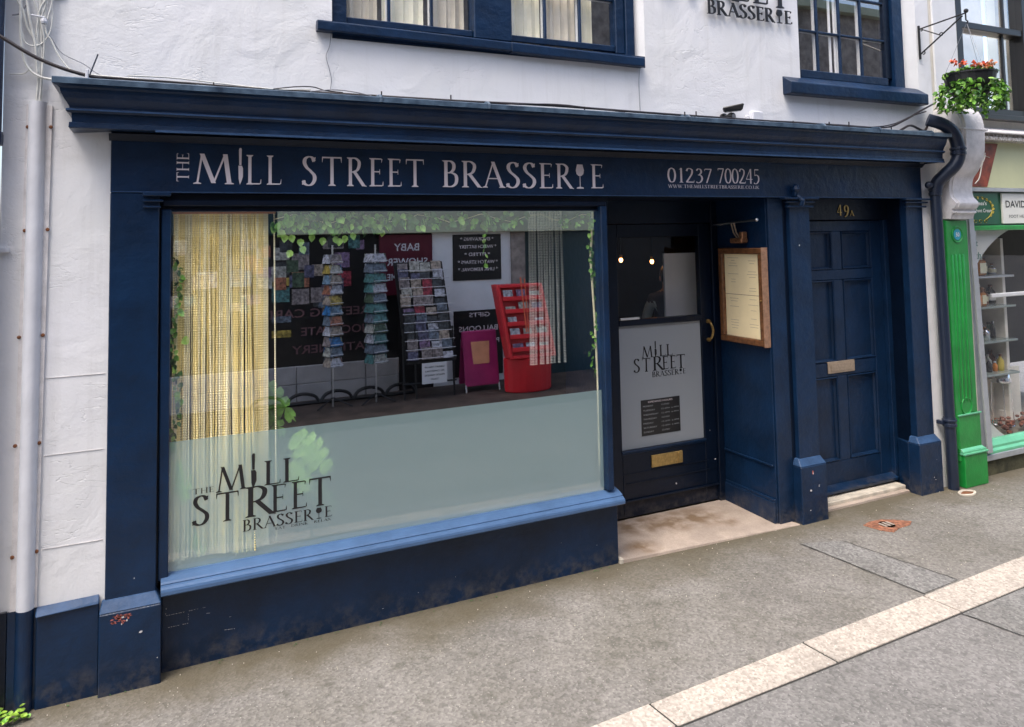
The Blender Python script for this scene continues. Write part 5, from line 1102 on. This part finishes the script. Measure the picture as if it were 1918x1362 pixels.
b = B(); b.box(6.0, 8.6, .12, 1.35, .20, .22); b.box(6.031, 8.6, .121, 1.35, 2.40, 2.45); b.box(5.99, 6.0305, .121, 1.35, -.02, 2.6); b.build('shop_room', M['shop_interior'], gs)
B().box(6.42, 7.4, .50, .52, .22, .72).build('cream_panel', M['cream_paint'], gs, .002)
B().box(6.45, 7.9, .60, .62, .73, 2.2).build('cabinet_back', M['dark_interior'], gs)
B().box(7.0, 7.04, .36, .60, .22, 1.95).build('cabinet_post', M['cream_paint'], gs, .002)
B().box(7.2, 7.9, .9, .92, .22, 2.3).build('dark_drape', M['dark_interior'], gs)
for z, nm in ((1.615, 'glass shelf'), (1.34, 'glass shelf'), (1.03, 'glass shelf'), (.735, 'glass shelf')):
    B().box(6.40, 7.05, .28, .58, z - .018, z).build('shelf', M['steel_bar' if z > 1.5 else 'shelf_glass'], gs, .002)
B().box(6.46, 7.02, .12, .145, 1.44, 1.475).build('white_tube', M['white_paint'], gs, .006)
def bottle(x, y, z, r_, h, m_, label, lbl=None, cap_='white_paint', square=False):
    t = thing('bottle', label, 'bottle', (x, y, z), group='bottles and jars on the shelves of the green shop')
    if square: B().box(x - r_, x + r_, y - r_ * .6, y + r_ * .6, z, z + h * .72).build('glass_body', M[m_], t, r_ * .25)
    else: B().lathe([(r_ * .9, z), (r_, z + h * .05), (r_, z + h * .6), (r_ * .4, z + h * .78), (r_ * .36, z + h * .86)], (x, y, 0), 12).build('glass_body', M[m_], t, smooth=True)
    B().lathe([(r_ * .45, z + h * .72 if square else z + h * .86), (r_ * .45, z + h)], (x, y, 0), 10).build('cap', M[cap_], t)
    if lbl:
        if square: B().box(x - r_ * .8, x + r_ * .8, y - r_ * .6 - .002, y - r_ * .6 - .0005, z + h * .12, z + h * .58).build('paper_label', M[lbl], t)
        else: B().lathe([(r_ * 1.02, z + h * .18), (r_ * 1.02, z + h * .5)], (x, y, 0), 12).build('paper_label', M[lbl], t)
bottle(6.56, .36, 1.6155, .036, .17, 'black_bottle', 'black bottle with a white label, leftmost on the top shelf of the green shop', 'sign_white')
bottle(6.68, .36, 1.6155, .055, .20, 'amber', 'square amber bottle with a cream label and pale stopper on the top shelf', 'bead_cream', 'cream_paint', True)
bottle(6.62, .50, 1.6155, .045, .30, 'sienna', 'tall red brown bottle standing behind the square amber one', None, 'wood')
bottle(6.60, .36, 1.3405, .045, .16, 'amber', 'round orange bottle, leftmost on the second shelf', None, 'orange')
bottle(6.69, .36, 1.3405, .035, .17, 'amber', 'slim orange bottle with a cream label on the second shelf', 'bead_cream', 'wood', True)
for i, (x, r_, h, m_, c_, lab) in enumerate(((6.54, .020, .09, 'white_paint', 'white_paint', 'small white pot, leftmost on the lowest glass shelf'), (6.60, .018, .07, 'cream_paint', 'white_paint', 'small cream pot second from the left on the lowest glass shelf'), (6.66, .020, .10, 'white_paint', 'silver', 'white pot with a silver lid on the lowest glass shelf'), (6.76, .026, .12, 'black_bottle', 'silver', 'black jar with a silver lid on the lowest glass shelf'), (6.85, .022, .09, 'amber', 'white_paint', 'small amber jar on the lowest glass shelf'), (6.93, .03, .15, 'gold', 'wood', 'tall yellow brown jar at the right of the lowest glass shelf'))):
    bottle(x, .38, .7355, r_, h, m_, lab, None, c_)
for i, (x, r_, h, m_, c_, lab) in enumerate(((6.56, .024, .11, 'black_bottle', 'silver', 'black jar with a silver lid, leftmost on the third shelf'), (6.66, .026, .14, 'sienna', 'black', 'brown jar with a black lid on the third shelf'), (6.78, .03, .10, 'silver', 'black', 'shiny silver jar on the third shelf'), (6.88, .022, .16, 'black_bottle', 'silver', 'slim black bottle at the right of the third shelf'))):
    bottle(x, .40, 1.0305, r_, h, m_, lab, None, c_)
gi = 0
for (zs, ys, lo, hi, where) in ((1.6155, .44, .07, .13, 'top'), (1.3405, .44, .08, .16, 'second'), (1.0305, .47, .06, .13, 'third'), (.7355, .47, .05, .12, 'lowest')):
    for j in range(6):
        cn, mn = [('brown', 'sienna'), ('black', 'black_bottle'), ('white', 'white_paint'), ('amber', 'amber'), ('green', 'green_dark'), ('silver', 'silver'), ('cream', 'cream_paint')][(gi * 3 + j) % 7]
        pn = ['far left', 'left', 'middle left', 'middle right', 'right', 'far right'][j]
        bottle(6.50 + j * .095 + random.uniform(-.012, .012), ys + random.uniform(-.01, .03), zs, random.uniform(.026, .042), random.uniform(lo, hi) * 1.45, mn, 'small %s jar in the back row of the %s shelf, %s' % (cn, where, pn), random.choice([None, 'sign_white', 'bead_cream']), random.choice(['black', 'white_paint', 'wood', 'silver']))
    gi += 1
pf = thing('framed_picture', 'small dark picture in a pale frame on the top shelf of the green shop', 'picture', (6.86, .50, 1.62))
B().box(6.80, 6.92, .50, .515, 1.6155, 1.83).build('frame', M['bead_cream'], pf, .003); B().box(6.825, 6.895, .495, .4995, 1.65, 1.80).build('picture', M['black'], pf)
ln = thing('lantern', 'polished silver lantern with a loop handle standing in the window of the green shop', 'lantern', (7.0, .42, .22))
b = B(); b.lathe([(.085, .62), (.088, .63), (.075, .69), (.045, .725), (.02, .735)], (6.98, .42, 0), 20); b.build('domed_top', M['silver'], ln, smooth=True)
b = B(); b.tube([(6.98 + .045 * math.sin(t / 10 * PI * 2) , .42, .80 - .065 * math.cos(t / 10 * PI * 2)) for t in range(11)], .006, 6); b.build('handle', M['silver'], ln, smooth=True)
b = B()
for k in range(4):
    a_ = PI / 4 + k * PI / 2; b.tube([(6.98 + .075 * math.cos(a_), .42 + .075 * math.sin(a_), .62), (6.98 + .09 * math.cos(a_), .42 + .09 * math.sin(a_), .23)], .006, 6)
b.build('post', M['silver'], ln); B().lathe([(.10, .22), (.10, .235), (.07, .25)], (6.98, .42, 0), 20).build('base', M['silver'], ln)
B().lathe([(.03, .25), (.03, .36)], (6.98, .42, 0), 12).build('candle', M['cream_paint'], ln)
b = B()
for i in range(60): b.ball((random.uniform(6.62, 7.3), random.uniform(.2, .45), .235 + random.random() * .09), random.uniform(.018, .03), 7, 4, (1, 1, .7))
o = b.build('dried_flowers', M['sienna'], None, kind='stuff', label='heap of dried red brown petals and fruit around the lantern', category='potpourri')
b = B()
for i in range(26): b.ball((random.uniform(6.85, 7.3), random.uniform(.14, .2), .235 + random.random() * .04), random.uniform(.010, .02), 7, 4)
o = b.build('silver_baubles', M['silver'], None, kind='stuff', label='small silver trinkets in front of the lantern', category='trinkets')
# upstairs window of the green shop
uw = sash(6.13, 6.98, 3.10, 3.78, [6.78], [], .11, 'upstairs_window', .035, gs, 'glass_up', 'black_gloss')
uw2 = sash(6.13, 6.98, 3.84, 4.9, [6.78], [], .09, 'upper_sash', .03, gs, 'glass_up', 'black_gloss')
frm(uw, 6.031, 6.1295, .03, .16, 3.031, 4.9, m='black_gloss'); frm(uw, 6.98, 7.05, .03, .16, 3.031, 4.9, m='black_gloss'); frm(uw, 6.13, 6.9795, .05, .16, 3.031, 3.0995, m='black_gloss'); frm(uw, 6.13, 6.9795, .04, .16, 3.7805, 3.8395, m='black_gloss', name='meeting_rail')
B().box(6.03, 8.6, -.03, .05, 2.985, 3.03).build('window_sill', M['black_gloss'], uw, .004)
B().box(6.2, 6.75, .25, .26, 3.1, 4.9).build('blind', M['cream_paint'], uw); B().box(6.82, 6.95, .25, .26, 3.1, 4.9).build('blind', M['curtain_up'], uw)
B().box(6.03, 7.1, .5, .55, 3.05, 5).build('room_back', M['shop_interior'], gs)

# ================================================================== ACROSS THE STREET (seen only in the glass)
Y0 = -5.9
cs = thing('card_shop', 'gift and card shop across the street, seen reflected in the display window', 'building', (3, Y0, 0))
YN = (0, 1, 0); XM = (-1, 0, 0)
B().box(3.36, 4.575, Y0 - .3, Y0, 0, 2.14).build('grey_front', M['opp_grey'], cs)
B().box(4.5755, 4.80, Y0 - .3, Y0 + .03, 0, 2.14).build('stone_pier', M['opp_stone'], cs)
B().box(4.8005, 6.9, Y0 - .3, Y0 - .06, 0, 2.14).build('dark_teal_front', M['teal'], cs)
B().box(6.9005, 13, Y0 - .3, Y0, 0, 2.14).build('side_front', M['opp_grey'], cs)
B().box(-6, 1.2595, Y0 - .3, Y0 + .06, 2.1405, 2.46).build('dark_fascia', M['teal'], cs, .01)
B().box(1.26, 13, Y0 - .3, Y0 + .10, 2.1405, 2.46).build('cream_fascia', M['opp_cream'], cs, .01)
B().box(-6, 13, Y0 - .3, Y0 + .02, 2.4605, 6.2).build('stone_wall', M['opp_stone'], cs)
B().box(-6, 13, Y0 - .35, Y0 + .18, 6.2005, 6.35).build('eaves', M['opp_cream'], cs)
for x in (.6, 2.6, 4.9, 7.4):
    ww = B().box(x, x + .9, Y0 + .021, Y0 + .05, 3.5, 4.9).build('window', M['white_paint'], cs, .005); B().box(x + .06, x + .84, Y0 + .0505, Y0 + .055, 3.56, 4.84).build('pane', M['black_gloss'], ww)
B().box(-6, 2.87, Y0 - .3, Y0 - .02, .45, 2.14).build('display_window', M['black_gloss'], cs)
for i in range(9):
    for j in range(2): B().box(-1.2 + i * .45 + .005, -1.2 + (i + 1) * .45 - .005, Y0 - .02, Y0 + (.02 if j else .03), .0 + j * .225 + .004, (j + 1) * .225 - .004).build('block', M['opp_block'], cs, .004)
B().box(-6, 2.87, Y0 - .3, Y0 - .0205, 0, .4495).build('block_wall_core', M['opp_mortar'], cs)
B().box(2.8705, 3.3595, Y0 - .3, Y0 - .01, 0, 2.14).build('shop_doorway', M['dark_interior'], cs)
def poster(name, m, x0, x1, z0, z1, d=.012): return B().box(x0, x1, Y0 + .0005, Y0 + d, z0, z1).build(name, M[m], cs)
p1 = poster('poster', 'black', 3.665, 4.415, 1.455, 2.11)
def ot(t, xr, z, wd, cap, m='letter_white', par=None, y=Y0 + .0125): sans(t, (xr, y, z), XM, Z, YN, wd, cap, M[m], par or cs, wide=True)
for t, xr, z, wd in (('* ENGRAVING *', 4.30, 2.02, .52), ('* WATCH BATTERY', 4.34, 1.91, .58), ('* FITTED *', 4.24, 1.80, .40), ('* WATCH STRAPS *', 4.36, 1.69, .62), ('* LINK REMOVAL *', 4.36, 1.585, .62)): ot(t, xr, z, wd, .05, par=p1)
p2 = poster('poster', 'black', 3.665, 4.415, .10, 1.025)
ot('GIFTS', 4.22, .93, .32, .062, par=p2); ot('BALLOONS', 4.34, .73, .60, .075, par=p2); ot('PARTY WARE', 4.36, .55, .60, .065, par=p2)
p3 = B().box(2.60, 3.352, Y0 + .0005, Y0 + .03, 1.30, 2.12).build('maroon_sign', M['maroon'], cs)
ot('BABY', 3.16, 1.90, .36, .10, 'card', p3, Y0 + .031) if 'card' in M else ot('BABY', 3.16, 1.90, .36, .10, 'pvc', p3, Y0 + .031)
ot('SHOWER', 3.28, 1.70, .58, .10, 'pvc', p3, Y0 + .031); ot('NEW HOME', 3.28, 1.50, .58, .09, 'pvc', p3, Y0 + .031)
for t, xr, z in (('GREETING CARDS', 2.60, 1.07), ('CHOCOLATE', 2.60, .83), ('STATIONERY', 2.60, .60)): ot(t, xr, z, .115 * len(t), .11, 'dim_pink', cs, Y0 - .0185)
for i, (x0, x1, z0, z1, c) in enumerate(((1.22, 1.42, 1.82, 1.98, 0), (1.45, 1.67, 1.69, 1.90, 6), (1.22, 1.42, 1.62, 1.79, 5), (1.45, 1.67, 1.46, 1.66, 4), (1.19, 1.42, 1.49, 1.59, 2), (1.20, 1.42, 1.28, 1.47, 7), (1.45, 1.67, 1.24, 1.44, 6), (1.2, 1.44, 1.02, 1.10, 1), (1.2, 1.44, .83, .92, 2), (1.85, 2.12, 1.95, 2.06, 6), (1.7, 1.85, 1.6, 1.75, 11), (2.0, 2.2, 1.70, 1.9, 14), (2.02, 2.22, 1.45, 1.65, 9), (1.72, 1.9, 1.2, 1.35, 5), (2.55, 2.75, 1.6, 1.9, 5), (.7, .95, 1.5, 1.7, 3), (.7, .95, 1.2, 1.4, 0), (.3, .55, 1.5, 1.7, 8))):
    B().box(x0, x1, Y0 - .0195, Y0 - .012, z0, z1).build('card_on_display', CARD[c], cs)
for i in range(46):
    x0 = random.uniform(-.2, 2.6); z0 = random.uniform(1.12, 2.0); w_ = random.uniform(.10, .2); h_ = random.uniform(.12, .2)
    B().box(x0, x0 + w_, Y0 - .0195 + i * .0002, Y0 - .0105 + i * .0002, z0, z0 + h_).build('card_on_display', CARD[random.choice([1, 4, 5, 5, 6, 7, 10, 13, 14, 0, 11])], cs)
# postcard spinners
def spinner(cx, cy, wd, label, cols_c, z0=.5, z1=1.9, sides=True):
    t = thing('postcard_spinner', label, 'card rack', (cx, cy, 0), group='postcard spinners outside the card shop')
    B().tube([(cx, cy, 0), (cx, cy, 2.0)], .012, 8).build('pole', M['chrome'], t)
    b = B()
    for k in range(3):
        a_ = k * 2.094 + .5; b.tube([(cx, cy, .12), (cx + .25 * math.cos(a_), cy + .25 * math.sin(a_), .01)], .01, 6)
    b.build('foot', M['black'], t)
    n = 11; dz = (z1 - z0) / n
    for i in range(n):
        z = z0 + i * dz
        for k in range(4 if sides else 1):
            a_ = (0, 1, -1, 2)[k] * PI / 2 + (0 if not sides else .35)
            nrm = Vector((math.sin(a_), math.cos(a_), 0)); tn = Vector((nrm.y, -nrm.x, 0)); c = Vector((cx, cy, z)) + nrm * wd * .55
            b = B(); hw = wd / 2
            p = [c - tn * hw, c + tn * hw, c + tn * hw - nrm * .03 + Vector((0, 0, dz * .86)), c - tn * hw - nrm * .03 + Vector((0, 0, dz * .86))]
            b.hexa([q + nrm * .003 for q in p], [q - nrm * .003 for q in p]); b.build('postcard', CARD[cols_c[(i + k * 4) % len(cols_c)]], t)
            if k == 0: B().tube([c - tn * hw * 1.05 + nrm * .012 + Vector((0, 0, .02)), c + tn * hw * 1.05 + nrm * .012 + Vector((0, 0, .02))], .004, 4).build('wire_pocket', M['pvc'], t)
spinner(1.855, -5.35, .17, 'slim postcard spinner with bright cards, left of the two reflected in the window', [8, 1, 12, 11, 4, 3, 2, 8, 11, 0, 6])
spinner(2.40, -5.35, .20, 'postcard spinner of teal and blue cards, right of the two reflected in the window', [0, 1, 7, 13, 7, 7, 1, 8, 7, 1, 8])
# stepped greeting card rack
cr_ = thing('card_rack', 'tiered black rack full of greeting cards with a white notice, outside the card shop', 'card rack', (3.1, -5.35, 0))
for i in range(11):
    z = .50 + i * .112; yy = -5.22 - i * .028
    for k in range(4):
        x = 2.80 + k * .155 + random.uniform(-.02, .02) + i * -.006; hh = random.uniform(.08, .17); c = random.choice([0, 1, 5, 5, 6, 8, 8, 9, 10, 11, 5, 1, 14])
        b = B(); b.hexa([(x, yy, z), (x + .14, yy, z), (x + .14, yy - .004, z), (x, yy - .004, z)], [(x, yy - .03, z + hh), (x + .14, yy - .03, z + hh), (x + .14, yy - .034, z + hh), (x, yy - .034, z + hh)]); b.build('card', CARD[c], cr_)
    B().tube([(2.76, yy + .015, z + .02), (3.44, yy + .015, z + .02)], .004, 4).build('shelf_wire', M['pvc'], cr_)
b = B(); b.hexa([(2.76, -5.25, .45), (3.45, -5.25, .45), (3.45, -5.27, .45), (2.76, -5.27, .45)], [(2.70, -5.56, 1.75), (3.38, -5.56, 1.75), (3.38, -5.58, 1.75), (2.70, -5.58, 1.75)]); b.build('back_board', M['black'], cr_)
b = B()
for x in (2.74, 2.90, 3.42): b.tube([(x, -5.25, 0), (x, -5.30, .9)], .014, 6)
b.tube([(2.72, -5.25, .2), (3.45, -5.25, .2)], .012, 6); b.build('leg', M['black'], cr_)
nt_ = B().box(2.965, 3.305, -5.215, -5.21, .19, .455).build('notice', M['opp_grey'], cr_)
for i, t in enumerate(('GREAT VALUE', 'ALL CARDS HALF', 'PRICE INSIDE', 'TODAY')): ot(t, 3.27 - (i == 3) * .08, .39 - i * .052, .27 - (i == 3) * .16, .022, 'letter_black', nt_, -5.209)
# magenta A-board
ab = thing('a_board', 'magenta pavement sign with a peach design, between the card rack and the red stand', 'pavement sign', (3.85, -5.35, 0))
b = B(); b.hexa([(3.59, -5.28, .08), (4.09, -5.28, .08), (4.09, -5.30, .08), (3.59, -5.30, .08)], [(3.59, -5.38, .80), (4.09, -5.38, .80), (4.09, -5.40, .80), (3.59, -5.40, .80)]); b.build('front_board', M['magenta'], ab, .01)
b = B(); b.hexa([(3.59, -5.52, .08), (4.09, -5.52, .08), (4.09, -5.54, .08), (3.59, -5.54, .08)], [(3.59, -5.40, .80), (4.09, -5.40, .80), (4.09, -5.42, .80), (3.59, -5.42, .80)]); b.build('rear_board', M['magenta'], ab, .01)
B().hexa([(3.72, -5.315, .36), (3.96, -5.315, .36), (3.96, -5.33, .36), (3.72, -5.33, .36)], [(3.70, -5.358, .66), (3.98, -5.358, .66), (3.98, -5.38, .66), (3.70, -5.38, .66)]).build('peach_design', M['poster_pink'], ab, .01)
b = B(); b.tube([(3.60, -5.27, 0), (3.60, -5.29, .1)], .012, 6); b.tube([(4.08, -5.27, 0), (4.08, -5.29, .1)], .012, 6); b.build('foot', M['chrome'], ab)
# red display stand
rs = thing('red_display_stand', 'bright red plastic card stand with clear pockets, outside the card shop', 'display stand', (4.35, -5.0, 0))
b = B(); b.lathe([(.30, 0), (.32, .02), (.33, .44), (.30, .46)], (4.40, -5.05, 0), 20, 'Z', (1.05, .6, 1)); b.build('base', M['red'], rs, smooth=False)
def slab(x0, x1, za, zb, d0, d1):   # pieces on the leaning face
    f = lambda z, d: -4.90 - (z - .46) * .22 + d
    sx = lambda z: -(z - .46) * .09
    return [(x0 + sx(za), f(za, d0), za), (x1 + sx(za), f(za, d0), za), (x1 + sx(za), f(za, d1), za), (x0 + sx(za), f(za, d1), za)], [(x0 + sx(zb), f(zb, d0), zb), (x1 + sx(zb), f(zb, d0), zb), (x1 + sx(zb), f(zb, d1), zb), (x0 + sx(zb), f(zb, d1), zb)]
B().hexa(*slab(4.06, 4.74, .46, 1.42, 0, -.16)).build('back', M['pocket'], rs, .01)
for x in (4.06, 4.70): B().hexa(*slab(x, x + .04, .46, 1.42, .05, .0005)).build('side_rim', M['red'], rs, .006)
for z in (.46, 1.38): B().hexa(*slab(4.101, 4.699, z, z + .04, .05, .0005)).build('rim', M['red'], rs, .006)
for i in range(5):
    z = .56 + i * .165
    B().hexa(*slab(4.105, 4.695, z - .01, z + .045, .06, .05)).build('shelf_lip', M['red'], rs, .003)
    for k in range(3):
        if i in (2,) and k == 1: continue
        x = 4.13 + k * .195; B().hexa(*slab(x, x + random.uniform(.12, .155), z + .0, z + random.uniform(.07, .13), .045, .038)).build('leaflet', CARD[random.choice([0, 8, 8, 6, 14])], rs)
o = B().tube([(4.30, -4.85, .80), (4.27, -4.95, 1.52)], .009, 6).tube([(4.33, -4.85, .80), (4.33, -4.95, 1.50)], .007, 6).build('cane', M['orange'], None); prop(o, label='pair of orange canes leaning on the red stand', category='cane')
# bicycle-hoop planter bench along the block wall
bn = thing('scroll_rail', 'low black iron scrollwork rail in front of the card shop wall', 'rail', (1.9, -5.6, 0))
b = B()
for k in range(5):
    x0 = .9 + k * .42; b.tube(catmull([(x0, -5.6, .02), (x0 + .08, -5.6, .12), (x0 + .22, -5.6, .15), (x0 + .36, -5.6, .11), (x0 + .42, -5.6, .02)], 5), .022, 6)
b.tube([(.8, -5.6, .03), (3.0, -5.6, .03)], .02, 6); b.build('scrolls', M['black'], bn)
